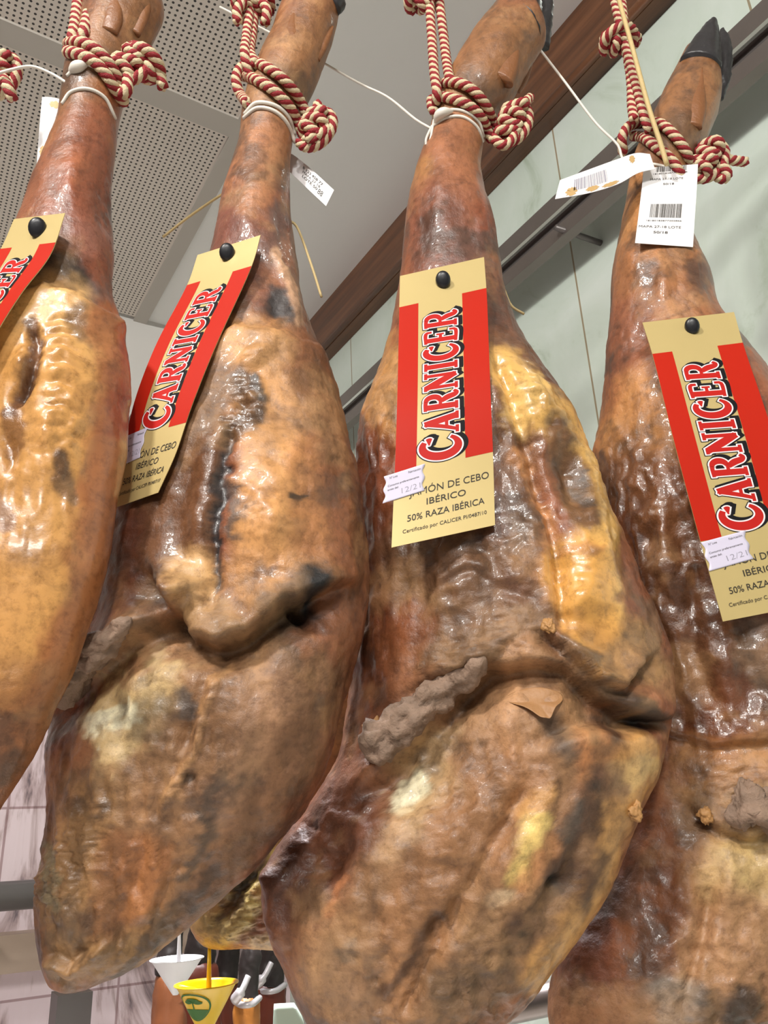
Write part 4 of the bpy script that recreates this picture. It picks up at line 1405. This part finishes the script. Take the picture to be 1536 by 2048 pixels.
# ------------------------------------------------------------------ cards and labels
class Sheet:
    """bent sheet of paper; its left and right edges run through outline points, its distance follows the ham behind"""

    def __init__(s, left, right, key, slope=0.0, clear=0.003, Y=None, bow=0.0, n=60, smooth=140):
        s.n = n
        s.L = spline([(x, y, 0, 0) for x, y in left], n)[:, :2]
        s.R = spline([(x, y, 0, 0) for x, y in right], n)[:, :2]
        us = np.linspace(0, 1, 9)
        if Y is None:
            ym = np.full(n, np.nan)
            for i in range(n):
                for u in us:
                    q = s.L[i] * (1 - u) + s.R[i] * u
                    h = hit(key, q[0], q[1])
                    if h is not None:
                        y = h.y - slope * (u - 0.5)
                        ym[i] = y if np.isnan(ym[i]) else min(ym[i], y)
            idx = np.arange(n)
            ok = ~np.isnan(ym)
            ym = np.interp(idx, idx[ok], ym[ok])
            ys = smooth1(ym, smooth)
            ys -= max(0, (ys - ym).max()) + clear
        else:
            ys = np.interp(np.linspace(0, 1, n), np.linspace(0, 1, len(Y)), Y)
        s.Y, s.slope, s.bow = ys, slope, bow
        s.A = np.array([P(*s.L[i], ys[i] - slope / 2) for i in range(n)])
        s.B = np.array([P(*s.R[i], ys[i] + slope / 2) for i in range(n)])
        for arr in ('A', 'B'):
            e = getattr(s, arr)
            d = np.concatenate([[0], np.cumsum(np.linalg.norm(np.diff(e, axis=0), axis=1))])
            t = np.linspace(0, d[-1], n)
            setattr(s, arr, np.column_stack([np.interp(t, d, e[:, k]) for k in range(3)]))
        s.H = np.linalg.norm(np.diff((s.A + s.B) / 2, axis=0), axis=1).sum()
        s.W = np.linalg.norm(s.B - s.A, axis=1).mean()

    def base(s, u, v):
        x = np.clip(v, 0, 1) * (s.n - 1)
        i = np.clip(np.floor(x).astype(int), 0, s.n - 2)
        f = (x - i)[:, None]
        a = s.A[i] * (1 - f) + s.A[i + 1] * f
        b = s.B[i] * (1 - f) + s.B[i + 1] * f
        return a + (b - a) * u[:, None]

    def at(s, u, v, h=0.0):
        u, v = np.atleast_1d(np.array(u, float)), np.atleast_1d(np.array(v, float))
        e = 0.01
        p = s.base(u, v)
        du = s.base(u + e, v) - s.base(u - e, v)
        dv = s.base(u, np.minimum(v + e, 1)) - s.base(u, np.maximum(v - e, 0))
        n = np.cross(du, dv)
        n /= np.linalg.norm(n, axis=1)[:, None]
        n *= np.where(n[:, 1] > 0, -1, 1)[:, None]
        return p + n * (np.asarray(h) + s.bow * 4 * u * (1 - u))[:, None] if np.ndim(h) else p + n * (h + s.bow * 4 * u * (1 - u))[:, None]

    def patch(s, u0, u1, v0, v1, h, nu=8, nvv=40, thick=0.0, uv=None):
        """grid in the sheet; uv(u,v) may reshape it"""
        uu, vv = np.meshgrid(np.linspace(u0, u1, nu + 1), np.linspace(v0, v1, nvv + 1))
        uu, vv = uu.ravel(), vv.ravel()
        if uv:
            uu, vv = uv(uu, vv)
        V = s.at(uu, vv, h)
        w_ = nu + 1
        f = [(j * w_ + i, j * w_ + i + 1, (j + 1) * w_ + i + 1, (j + 1) * w_ + i) for j in range(nvv) for i in range(nu)]
        if thick:
            B = s.at(uu, vv, h - thick)
            k = len(V)
            f2 = [tuple(q + k for q in g[::-1]) for g in f]
            e = [(i, i + 1) for i in range(nu)] + [(nvv * w_ + i + 1, nvv * w_ + i) for i in range(nu)]
            e += [((j + 1) * w_, j * w_) for j in range(nvv)] + [(j * w_ + nu, (j + 1) * w_ + nu) for j in range(nvv)]
            f3 = [(b, a, a + k, b + k) for a, b in e]
            return np.vstack([V, B]), f + f2 + f3
        return V, f


def text_mesh(txt, bold=0.0):
    cu = bpy.data.curves.new('t', 'FONT')
    cu.body = txt
    cu.size = 1.0
    cu.align_x = 'CENTER'
    cu.resolution_u = 3
    cu.offset = 0.0 if 'M' in txt else bold
    ob = bpy.data.objects.new('t', cu)
    C.objects.link(ob)
    bpy.context.view_layer.update()
    me = bpy.data.meshes.new_from_object(ob.evaluated_get(bpy.context.evaluated_depsgraph_get()))
    v = np.array([q.co[:] for q in me.vertices]) if len(me.vertices) else np.zeros((0, 3))
    f = [tuple(p.vertices) for p in me.polygons]
    bpy.data.objects.remove(ob)
    bpy.data.curves.remove(cu)
    bpy.data.meshes.remove(me)
    return v, f


_tc = {}


def put_text(mb, sh, txt, u, v, width, height, h, rot=0.0, bold=0.0, m=0):
    """text centred at u,v on a sheet; width and height in metres (height of a capital)"""
    if (txt, bold) not in _tc:
        _tc[(txt, bold)] = text_mesh(txt, bold)
    vv, f = _tc[(txt, bold)]
    if not len(vv):
        return
    x = vv[:, 0] - (vv[:, 0].max() + vv[:, 0].min()) / 2
    x = x / (np.ptp(vv[:, 0]) + 1e-9) * width
    y = (vv[:, 1] - 0.35) / 0.70 * height
    c, s_ = math.cos(rot), math.sin(rot)
    X, Y = x * c - y * s_, x * s_ + y * c
    V = sh.at(u + X / sh.W, v - Y / sh.H, h)
    mb.add(V, f, m)


# lettering drawn as broad pen strokes: lists of (x, y, half width)
def arc(cx, cy, rx, ry, a0, a1, w0, w1, n=14, wm=None):
    o = []
    for i in range(n + 1):
        t = i / n
        a = math.radians(a0 + (a1 - a0) * t)
        ww = w0 + (w1 - w0) * t if wm is None else (w0 * (1 - t) + w1 * t) + (wm - (w0 + w1) / 2) * math.sin(PI * t)
        o.append((cx + rx * math.cos(a), cy + ry * math.sin(a), ww))
    return o


GLY = {
    'C': (74, [arc(42, 50, 34, 46, 62, 325, 7, 5, 22, 13), [(58, 84, 11), (60, 78, 12), (59, 74, 9)]]),
    'A': (82, [[(12, 4, 6), (26, 40, 7), (44, 98, 8)], [(42, 98, 11), (54, 50, 12), (66, 4, 12)], [(24, 34, 5), (58, 34, 5)], [(0, 3, 5), (27, 3, 5)], [(52, 3, 5), (82, 3, 5)]]),
    'R': (80, [[(18, 2, 11), (18, 98, 11)], [(2, 4, 5), (34, 4, 5)], [(4, 96, 5), (30, 96, 6), (44, 95, 6)], arc(42, 74, 20, 21, 90, -90, 6, 6, 14, 11), [(24, 52, 5), (44, 52, 5)],
               [(40, 50, 8), (54, 30, 11), (62, 10, 10), (72, 4, 7), (80, 12, 5)]]),
    'N': (82, [[(14, 4, 7), (14, 96, 7)], [(12, 96, 11), (40, 50, 13), (68, 6, 11)], [(68, 4, 7), (68, 96, 7)], [(0, 4, 5), (28, 4, 5)], [(0, 96, 5), (18, 96, 5)], [(54, 96, 5), (82, 96, 5)]]),
    'I': (42, [[(20, 2, 11), (20, 98, 11)], [(2, 4, 5), (38, 4, 5)], [(2, 96, 5), (38, 96, 5)]]),
    'E': (70, [[(18, 2, 11), (18, 98, 11)], [(2, 4, 5), (58, 4, 6), (64, 24, 5)], [(2, 96, 5), (54, 96, 6), (60, 78, 5)], [(20, 51, 5), (46, 51, 5)], [(46, 64, 4), (46, 40, 4)]]),
}


def pen(stroke, off):
    """2D ribbon with round ends"""
    p = np.array(stroke, float)
    k = spline([(a, b, c, 0) for a, b, c in stroke], 4 * len(stroke)) if len(stroke) > 2 else p
    xy, wd = k[:, :2], k[:, 2] + off
    t = np.gradient(xy, axis=0)
    t /= np.linalg.norm(t, axis=1)[:, None] + 1e-9
    n = np.column_stack([-t[:, 1], t[:, 0]])
    # lengthen both ends by the outline width
    e0, e1 = xy[0] - t[0] * off, xy[-1] + t[-1] * off
    xy = np.vstack([e0, xy, e1])
    wd = np.concatenate([[wd[0] * 0.92], wd, [wd[-1] * 0.92]])
    n = np.vstack([n[0], n, n[-1]])
    v = np.vstack([xy + n * wd[:, None], xy - n * wd[:, None]])
    m = len(xy)
    f = [(i, i + 1, m + i + 1, m + i) for i in range(m - 1)]
    return v, f


def put_brand(mbs, sh, word, u_base, u_top, v0, v1, skew=0.10):
    """word climbing the card from v0 (bottom) to v1; letters stand on u_base and reach u_top; mbs = black, white, red layers"""
    widths = [GLY[c][0] * (1.12 if i == 0 else 1.0) + 9 for i, c in enumerate(word)]
    tot = sum(widths)
    for mb, off, h, dx, dy in ((mbs[0], 8.5, .00022, 5, -9), (mbs[0], 6.5, .00024, 0, 0), (mbs[1], 4.2, .00034, 0, 0), (mbs[2], 0.0, .00044, 0, 0)):
        x = 0.0
        for i, ch in enumerate(word):
            sc = 1.12 if i == 0 else 1.0
            for st in GLY[ch][1]:
                v, f = pen(st, off)
                X = x + (v[:, 0] + skew * v[:, 1]) * sc + dx
                Yy = v[:, 1] * sc - (4 if i == 0 else 0) + dy
                vv = v0 + (v1 - v0) * X / tot
                uu = u_base + (u_top - u_base) * Yy / 100
                mb.add(sh.at(uu, vv, h), f)
            x += widths[i]


def wavy(u0, u1, v0, v1, ang):
    def g(u, v):
        a = (u - u0) / (u1 - u0)
        b = (v - v0) / (v1 - v0)
        e = 0.012 * np.cos(b * 2 * PI * 2) * np.where(a < .5, -1, 1) * (np.abs(a - .5) * 2) ** 4
        return u + e, v - (a - .5) * ang
    return g


GC = 'gold and red ham cards'


def card(key, left, right, label, slope, sticker, pinpx, pinlabel, root_label=None, bow=0.0, clear=0.003, Y=None, smooth=140):
    sh = Sheet(left, right, key, slope, clear, Y=Y, bow=bow, smooth=smooth)
    root = empty('ham_card', sh.at(.5, 1.0)[0])
    tag(root, label, 'card', GC)
    mesh_obj('card_sheet', *sh.patch(0, 1, 0, 1, 0.0, 10, 60, 0.0005), M_gold, root, smooth=False)
    for (u0, u1) in ((0.0, 0.215), (0.715, 1.0)):
        mesh_obj('red_panel', *sh.patch(u0, u1, 0.138, 0.775, 0.00012, 4, 50), M_cardred, root)
    mbs = [MB(), MB(), MB()]
    put_brand(mbs, sh, 'CARNICER', 0.645, 0.285, 0.765, 0.195)
    for mb, nm, m in zip(mbs, ('lettering_shadow', 'lettering_outline', 'lettering'), (M_black, M_white, M_lred)):
        mb.build(nm, m, root, smooth=False)
    mb = MB()
    W = sh.W
    put_text(mb, sh, 'JAMÓN DE CEBO', 0.55, 0.845, W * 0.80, 0.0058, .0003, 0.02, 0.004)
    put_text(mb, sh, 'IBÉRICO', 0.52, 0.882, W * 0.39, 0.0052, .0003, 0.02, 0.004)
    put_text(mb, sh, '50% RAZA IBÉRICA', 0.52, 0.921, W * 0.76, 0.0052, .0003, 0.02, 0.004)
    put_text(mb, sh, 'Certificado por CALICER PI/0487/10', 0.51, 0.958, W * 0.82, 0.0030, .0003, 0.02, 0.003)
    mb.build('small_print', M_text, root, smooth=False)
    u0, u1, v0, v1 = sticker
    st = mesh_obj('date_sticker', *sh.patch(u0, u1, v0, v1, 0.00058, 14, 20, 0.0001, wavy(u0, u1, v0, v1, .012)), M_stick, root)
    mb = MB()
    w_ = (u1 - u0) * W
    q = lambda a: u0 + (u1 - u0) * a
    r_ = lambda b: v0 + (v1 - v0) * b
    put_text(mb, sh, 'Nº Lote', q(.22), r_(.17), w_ * .2, .0018, .00066, .1, .006)
    put_text(mb, sh, 'Fabricación', q(.76), r_(.10), w_ * .32, .0018, .00066, .1, .006)
    put_text(mb, sh, 'Consumo preferentemente', q(.48), r_(.42), w_ * .8, .0017, .00066, .1, .006)
    put_text(mb, sh, 'antes del:', q(.22), r_(.60), w_ * .28, .0017, .00066, .1, .006)
    o = mb.build('sticker_print', M_text, st, smooth=False)
    mb = MB()
    put_text(mb, sh, '12/21', q(.68), r_(.72), w_ * .48, .0046, .00066, .1, -.01)
    mb.build('stamped_date', M_grey, st, smooth=False)
    # black pin through the top
    best = None
    for u in np.linspace(.2, .8, 31):
        for v in np.linspace(0.01, .14, 27):
            p = sh.at(u, v)
            x, y = proj(p)
            d = (x[0] - pinpx[0]) ** 2 + (y[0] - pinpx[1]) ** 2
            if best is None or d < best[0]:
                best = (d, p[0], u, v)
    p = best[1]
    pr = empty('push_pin', p)
    tag(pr, pinlabel, 'pin', 'black pins through the cards')
    th = np.linspace(0, PI, 13)
    b = MB()
    V, Fc = [], []
    nr = 20
    rp = 0.0072
    toward = (CAM - p) / np.linalg.norm(CAM - p)
    toward = np.array([toward[0] * .6, toward[1], toward[2] * .5])
    toward /= np.linalg.norm(toward)
    sx = np.cross(toward, ZU)
    sx /= np.linalg.norm(sx)
    sz = np.cross(sx, toward)
    for a in th:
        for k in range(nr):
            g = 2 * PI * k / nr
            V.append(p + toward * (0.0036 + 0.0034 * math.cos(a)) + (sx * math.cos(g) * rp * 0.92 + sz * math.sin(g) * rp * 1.12) * math.sin(a) ** 0.6)
    for i in range(12):
        for k in range(nr):
            l = (k + 1) % nr
            Fc.append((i * nr + k, (i + 1) * nr + k, (i + 1) * nr + l, i * nr + l))
    mesh_obj('pin_head', V, Fc, M_pin, pr)
    hh = hit(key, *pinpx)
    end = np.array(hh) - toward * 0.008 if hh is not None else p - toward * 0.02
    mesh_obj('pin_shaft', *tube([p + toward * .002, (p + end) / 2, end], 0.0011, 8), M_pin, pr)
    return sh


card('3', [(800, 552), (798, 640), (795, 780), (790, 930), (783, 1095)], [(968, 514), (974, 600), (980, 760), (986, 910), (990, 1050)],
     'flat gold and red ham card squarely facing front, brand word fully readable', 0.01, (-0.095, 0.29, 0.772, 0.855), (885, 562), 'black pin in the middle card that faces squarely front')
card('2', [(395, 510), (372, 575), (312, 690), (270, 800), (246, 905), (222, 1018)], [(521, 470), (500, 540), (432, 690), (384, 810), (352, 905), (316, 985)],
     'gold and red ham card curling to the left, its lower corner behind the golden ham', -0.02, (0.0, 0.34, 0.762, 0.862), (454, 508), 'black pin in the curling card on the pointed ham', clear=0.002)
card('4', [(1285, 645), (1308, 720), (1345, 870), (1392, 1050), (1446, 1243)], [(1468, 624), (1490, 700), (1540, 850), (1590, 1030), (1640, 1205)],
     'gold and red ham card slanting out at the right edge under a barcode label', 0.01, (0.01, 0.45, 0.772, 0.855), (1385, 654), 'black pin in the right hand card below the barcode label')
card('1', [(28, 438), (0, 500), (-60, 600), (-120, 720), (-165, 840), (-195, 960)], [(130, 426), (100, 510), (40, 590), (-20, 690), (-62, 800), (-95, 930)],
     'gold and red ham card running out at the left edge, only its top in view', -0.02, (0.0, 0.34, 0.762, 0.862), (77, 458), 'black pin in the cut off card at the left edge', clear=0.002)


def barcode(mb, sh, u0, u1, v0, v1, h, seed, n=30, along='v'):
    rnd = random.Random(seed)
    x = 0.0
    ws = []
    while x < 1:
        a, b = rnd.choice((.008, .012, .02, .03)), rnd.choice((.01, .014, .022))
        ws.append((x, min(1, x + a)))
        x += a + b
    for a, b in ws:
        if along == 'v':
            v, f = sh.patch(u0 + (u1 - u0) * a, u0 + (u1 - u0) * b, v0, v1, h, 1, 4)
        else:
            v, f = sh.patch(u0, u1, v0 + (v1 - v0) * a, v0 + (v1 - v0) * b, h, 1, 1)
        mb.add(v, f)


# barcode label on the fourth ham
sh = Sheet([(1287, 336), (1284, 372), (1277, 430), (1270, 486)], [(1396, 328), (1394, 372), (1390, 430), (1386, 494)], '4', 0.0, 0.002, smooth=60)
lb = empty('barcode_label', sh.at(.5, 1)[0])
tag(lb, 'white paper label with a barcode and printed lot number on the right ham', 'label')
mesh_obj('label_paper', *sh.patch(0, 1, 0, 1, 0, 10, 30, .0003, lambda u, v: (u, v + np.where(v > .97, .035 * (np.abs(u - .45) < .3), 0) * 0)), M_paper, lb, smooth=False)
mb = MB()
barcode(mb, sh, .20, .76, .48, .655, .0002, 5)
mb.build('barcode', M_text, lb, smooth=False)
mb = MB()
barcode(mb, sh, .24, .80, .0, .065, .0002, 8)
mb.build('barcode', M_text, lb, smooth=False)
mb = MB()
put_text(mb, sh, '18180183877202866', .46, .695, sh.W * .62, .0022, .0002, .02)
put_text(mb, sh, 'MAPA 27-18 LOTE', .40, .775, sh.W * .74, .0034, .0002, .01, .012)
put_text(mb, sh, '50/18', .42, .845, sh.W * .25, .0034, .0002, .01, .012)
mb.build('label_print', M_text, lb, smooth=False)
mb = MB()
put_text(mb, sh, 'MAPA 27-18 LOTE', .44, .155, sh.W * .60, .0028, .0002, -.01, .008)
put_text(mb, sh, '18180183877202866', .50, .085, sh.W * .62, .0020, .0002, .02)
put_text(mb, sh, '50/18', .48, .22, sh.W * .20, .0028, .0002, -.01, .008)
mb.build('label_print', M_text, lb, smooth=False)
# stained strip label beside it
sh = Sheet([(1120, 360), (1180, 338), (1235, 318), (1272, 306), (1300, 308)], [(1110, 398), (1178, 386), (1236, 368), (1276, 346), (1310, 338)], '4', 0.0, Y=[D4 - .05, D4 - .05, D4 - .048, D4 - .046, D4 - .043])
lb = empty('strip_label', sh.at(.5, .5)[0])
tag(lb, 'grease stained white strip label sticking out left of the right ham', 'label')
mesh_obj('label_paper', *sh.patch(0, 1, 0, 1, 0, 8, 30, .0004), M_paper, lb, smooth=False)
mb = MB()
barcode(mb, sh, .25, .75, .16, .50, .0002, 11, along='u')
mb.build('barcode', M_grey, lb, smooth=False)
mb = MB()
for (u, v, ru, rv) in ((.78, .14, .20, .05), (.85, .34, .10, .06), (.90, .52, .08, .08), (.25, .80, .18, .03)):
    k = 22
    U_ = [u] + [u + ru * math.cos(2 * PI * i / k) * (1 + .3 * math.sin(3.1 * i)) for i in range(k)]
    V_ = [v] + [v + rv * math.sin(2 * PI * i / k) * (1 + .3 * math.cos(2.3 * i)) for i in range(k)]
    mesh_obj('grease_stain', sh.at(np.clip(U_, .02, .98), np.clip(V_, .01, .99), .0002), [(0, 1 + i, 1 + (i + 1) % k) for i in range(k)], M_pstain, lb, smooth=False)
# white tag at the right of the second shank
sh = Sheet([(560, 328), (582, 346), (620, 382), (652, 412)], [(566, 300), (590, 312), (630, 345), (668, 380)], '2', 0.0, Y=[D2 + .026, D2 + .022, D2 + .012, D2 + .004])
lb = empty('paper_tag', sh.at(.5, .5)[0])
tag(lb, 'small white paper tag with dark stamped print hanging right of the curling card ham', 'tag')
mesh_obj('tag_paper', *sh.patch(0, 1, 0, 1, 0, 8, 20, .0004), M_paper, lb, smooth=False)
mb = MB()
for i, (txt, u) in enumerate((('0 123 458 77', .76), ('MAPA 27 18', .56), ('LOTE 50', .36))):
    put_text(mb, sh, txt, u, .58, sh.H * (.44 - .05 * i), .0030, .0002, -PI / 2, .012)
put_text(mb, sh, '88', .34, .82, .009, .006, .0002, -PI / 2, .0)
mb.build('tag_print', M_text, lb, smooth=False)
# strip at the left of the first shank
sh = Sheet([(84, 194), (80, 240), (76, 290), (72, 352)], [(136, 204), (130, 250), (124, 290), (104, 336)], '1', 0.0, Y=[D1 + .022, D1 + .022, D1 + .024, D1 + .026], bow=.002)
lb = empty('strip_label', sh.at(.5, .5)[0])
tag(lb, 'blank white strip label tucked behind the left shank above the golden ham', 'label')
mesh_obj('label_paper', *sh.patch(0, 1, 0, 1, 0, 8, 20, .0004), M_paper, lb, smooth=False)
mb = MB()
for (u, v, ru, rv) in ((.4, .72, .3, .07), (.6, .10, .25, .05)):
    k = 22
    U_ = [u] + [u + ru * math.cos(2 * PI * i / k) * (1 + .3 * math.sin(3.1 * i)) for i in range(k)]
    V_ = [v] + [v + rv * math.sin(2 * PI * i / k) * (1 + .3 * math.cos(2.3 * i)) for i in range(k)]
    mesh_obj('grease_stain', sh.at(np.clip(U_, .02, .98), np.clip(V_, .01, .99), .0002), [(0, 1 + i, 1 + (i + 1) % k) for i in range(k)], M_pstain, lb, smooth=False)


# ------------------------------------------------------------------ behind the front row
def hamB(s):
    s.paint([(560, 1720), (480, 1800), (430, 1880)], 30, (206, 180, 104), 0.95, gloss=0.7)
    s.paint([(520, 1730), (470, 1790), (440, 1850)], 14, (58, 44, 32), 0.95, warp=18)
    s.paint([(400, 1850), (420, 1880)], 26, (178, 146, 84), 0.8, gloss=0.6)
    s.paint([(540, 1800), (520, 1850)], 22, (150, 84, 44), 0.9)
    s.paint([(520, 1880), (600, 1880)], 20, (206, 168, 120), 0.8)
    s.bump([(520, 1730), (470, 1790), (440, 1850)], 14, -0.012)
    s.bump([(545, 1740), (490, 1830), (440, 1890)], 16, 0.008)
    s.rough([(480, 1800)], 90, 0.004, 120)


HB = [(820, 560, 880, 560, .9, .9), (812, 650, 890, 650, .9, .9), (790, 800, 930, 800, .85, .8), (720, 1000, 985, 1000, .7, .65), (640, 1200, 1010, 1200, .6, .55),
      (560, 1400, 990, 1400, .55, .5), (500, 1560, 930, 1580, .52, .5), (450, 1690, 850, 1720, .5, .45), (405, 1790, 740, 1830, .5, .45),
      (382, 1845, 600, 1895, .5, .45), (390, 1872, 490, 1896, .5, .45), (405, 1890, 445, 1899, .5, .45), (418, 1897, 428, 1899, .5, .45)]
make_ham('B', HB, 0.90, 0.1, (150, 92, 52), hamB, 'cured ham of the second row, its yellowish tip showing above the yellow cup', 'hams hanging in the second row', nu=150, nvv=300, seed=6.2)


def hamW(s):
    s.paint([(350, 1860), (330, 1700)], 60, (150, 90, 50), 0.9)


HW = [(440, 900, 480, 900, .9, .9), (430, 1000, 490, 1000, .9, .9), (390, 1200, 560, 1200, .7, .7), (340, 1400, 580, 1400, .6, .6), (310, 1560, 540, 1580, .6, .6),
      (300, 1700, 470, 1720, .6, .6), (312, 1790, 420, 1800, .6, .6), (335, 1835, 385, 1842, .6, .6), (352, 1858, 366, 1860, .6, .6)]
make_ham('W', HW, 1.06, 0.0, (140, 84, 48), hamW, 'cured ham hidden behind the pointed ham, carrying the white cup', 'hams hanging in the second row', nu=90, nvv=160, seed=8.1)


def cup(label, m, D, top, rim_px, tip, spike_top, emblem=False):
    """conical drip cup on a spike"""
    cx, cy = top
    c = P(cx, cy, D)
    R = np.linalg.norm(P(cx + rim_px, cy, D) - c)
    tp = P(tip[0], tip[1], D)
    Hh = c[2] - tp[2]
    root = empty('drip_cup', (c[0], D, c[2] - Hh))
    tag(root, label, 'cup', 'drip cups under the second row of hams')
    prof = [(0.10, 0.0), (0.12, 0.02), (0.55, 0.5), (0.95, 0.96), (1.04, 0.985), (1.04, 1.0), (0.96, 1.0), (0.90, 0.95), (0.50, 0.5), (0.06, 0.06), (0.0, 0.05)]
    ns = 48
    V, Fc = [], []
    for (r, z) in prof:
        for k in range(ns):
            a = 2 * PI * k / ns
            V.append((c[0] + R * r * math.cos(a), D + R * r * math.sin(a), c[2] - Hh + Hh * z))
    for i in range(len(prof) - 1):
        for k in range(ns):
            l = (k + 1) % ns
            Fc.append((i * ns + k, i * ns + l, (i + 1) * ns + l, (i + 1) * ns + k))
    Fc.append(tuple(range(ns))[::-1])
    mesh_obj('cup_cone', V, Fc, m, root)
    s1 = P(spike_top[0], spike_top[1], D)
    base = np.array([c[0] + R * 0.1, D, c[2] - Hh * 0.75])
    v, f = tube([base, (base + s1) / 2, s1], [0.0028, 0.0026, 0.0016], 10)
    mesh_obj('cup_spike', v, f, m, root)
    v, f = tube([np.array([c[0] - R * .86, D - R * .3, c[2] - Hh * .02]), np.array([c[0] - R * .4, D, c[2] - Hh * .12]), np.array([c[0] + R * .1, D, c[2] - Hh * .34])], 0.0024, 8)
    mesh_obj('cup_bracket', v, f, m, root)
    if emblem:
        # green oval with a little tree on a hill
        def cone(x, z):
            """x, z in -1..1 across the emblem -> on the cone's outside"""
            zz = 0.62 + z * 0.27
            r = R * (0.10 + 0.88 * zz) * 1.03
            a = -PI / 2 - 0.38 + x * 0.85
            return (c[0] + r * math.cos(a), D + r * math.sin(a), c[2] - Hh + Hh * zz)
        mb = MB()
        k = 40
        ring = []
        for q in (1.0, 0.90):
            ring += [cone(q * math.cos(2 * PI * i / k), q * math.sin(2 * PI * i / k)) for i in range(k)]
        mb.add(ring, [(i, (i + 1) % k, k + (i + 1) % k, k + i) for i in range(k)])

        def blob(pts):
            mb.add([cone(*q) for q in pts], [tuple(range(len(pts)))])
        for i in range(12):
            x0, x1 = -.86 + i * .1433, -.86 + (i + 1) * .1433
            lo = lambda x: -math.sqrt(max(0, .80 - x * x))
            hi = lambda x: -.12 - .10 * x * x
            blob([(x0, min(hi(x0), 0)), (x0, min(lo(x0), hi(x0) - .01)), (x1, min(lo(x1), hi(x1) - .01)), (x1, hi(x1))])
        blob([(-.06, -.14), (.04, -.14), (.03, .36), (-.03, .36)])
        for (x, z, rx, rz) in ((0, .48, .36, .18), (-.28, .36, .24, .12), (.30, .36, .24, .12)):
            blob([(x + rx * math.cos(2 * PI * i / 18), z + rz * math.sin(2 * PI * i / 18)) for i in range(18)])
        mb.build('emblem', M_green, root, smooth=False)
    return root


cup('yellow conical drip cup with a green tree emblem under the yellowish ham tip', M_yellow, 0.90, (413, 1966), 61, (422, 2075), (419, 1888), True)
cup('white conical drip cup hanging behind and left of the yellow one', M_cupw, 1.06, (354, 1917), 51, (345, 1990), (359, 1850))

# far hams low behind the cups
GF = 'far hams hanging behind the cups'
M_farskin = add_noise(mat('far_ham_skin', (126, 74, 44), 0.4), 14, 0.3, 0.3, 60)
M_farred = add_noise(mat('far_ham_red', (104, 46, 30), 0.4), 14, 0.3, 0.3, 60)
M_faror = add_noise(mat('far_ham_orange', (176, 112, 48), 0.4), 14, 0.3, 0.3, 60)
M_trotdark = add_noise(mat('far_trotter', (38, 30, 28), 0.5), 30, 0.5, 0.4, 60)
M_strap = mat('silver_strap', (196, 192, 194), 0.35, 0.3)
for (x, y, wd, D, m, st, lab) in ((338, 1955, 27, 1.75, M_farskin, 0, 'far brown ham shank showing below the white cup'),
                                  (398, 1930, 34, 1.95, M_farred, 0, 'far dark red ham shank between the two cups'),
                                  (494, 2002, 25, 1.80, M_faror, 1, 'far orange ham shank with a black trotter right of the yellow cup'),
                                  (452, 1975, 27, 2.32, M_farred, 0, 'far dark red ham shank just right of the yellow cup'),
                                  (540, 1975, 30, 2.02, M_farred, 1, 'far dark ham shank beside the big ham with the front facing card')):
    root = empty('far_ham', P(x, y + 320, D))
    tag(root, lab, 'ham', GF)
    small_loft('ham_body', [(x - wd * .8, y - 10, x + wd * .8, y - 8, .9, .9), (x - wd, y + 10, x + wd, y + 10, .95, .95), (x - wd * 1.1, y + 60, x + wd * 1.05, y + 60, .95, .95), (x - wd * 1.5, y + 130, x + wd * 1.3, y + 130, .8, .8),
                            (x - wd * 2.0, y + 220, x + wd * 1.8, y + 220, .7, .7), (x - wd * 1.8, y + 300, x + wd * 1.4, y + 300, .7, .7), (x - wd, y + 340, x, y + 340, .7, .7)], D, m, root, rough=.006, sc=22)
    small_loft('trotter', [(x - wd * .1, y - 118, x + wd * .8, y - 114, .8, .8), (x - wd * .4, y - 96, x + wd * 1.0, y - 88, .8, .8), (x - wd * .6, y - 50, x + wd * .9, y - 44, .85, .85), (x - wd * .8, y - 6, x + wd * .8, y - 4, .9, .9)], D, M_trotdark, root, rough=.006, sc=14)
    if st:
        mesh_obj('strap', *tube(ring_path([(x - wd * 1.0, y), (x - wd * .4, y + 8), (x + wd * .4, y + 6), (x + wd * 1.0, y - 6)], D, .045), .006, 8), M_strap, root)
        mesh_obj('strap_end', *tube(pxpath([(x - wd * 1.0, y - 2, -.05, 0), (x - wd * .4, y - 22, -.06, 0), (x + wd * .1, y - 50, -.05, 0)], D, 14), [.010] * 6 + [.006] * 8, 8), M_strap, root)
# rail the far hams hang from
pf = P(430, 1690, 1.95)
tag(mesh_obj('far_rail', *tube([pf + np.array([-.28, 0, 0.0]), pf, pf + np.array([.3, 0, 0.0])], .012, 10), M_dsteel), 'dark steel rail the far hams hang from', 'rail')
sh = Sheet([(548, 2008), (546, 2040), (546, 2090)], [(588, 2006), (606, 2040), (612, 2090)], '3', 0, Y=[1.3, 1.3, 1.3])
tag(mesh_obj('price_card', *sh.patch(0, 1, 0, 1, 0, 6, 6, .002), mat('pale_green_card', (196, 214, 196), .5)), 'pale green price card low behind the ham with the front facing card', 'card')
# stainless counter edge low on the right
pc = P(1085, 2000, 1.05)
tag(mesh_obj('counter_tube', *tube([pc + np.array([-.45, .16, -.10]), pc, pc + np.array([.35, -.12, .078])], .017, 16), M_steel), 'polished steel tube low behind the two right hams', 'tube')
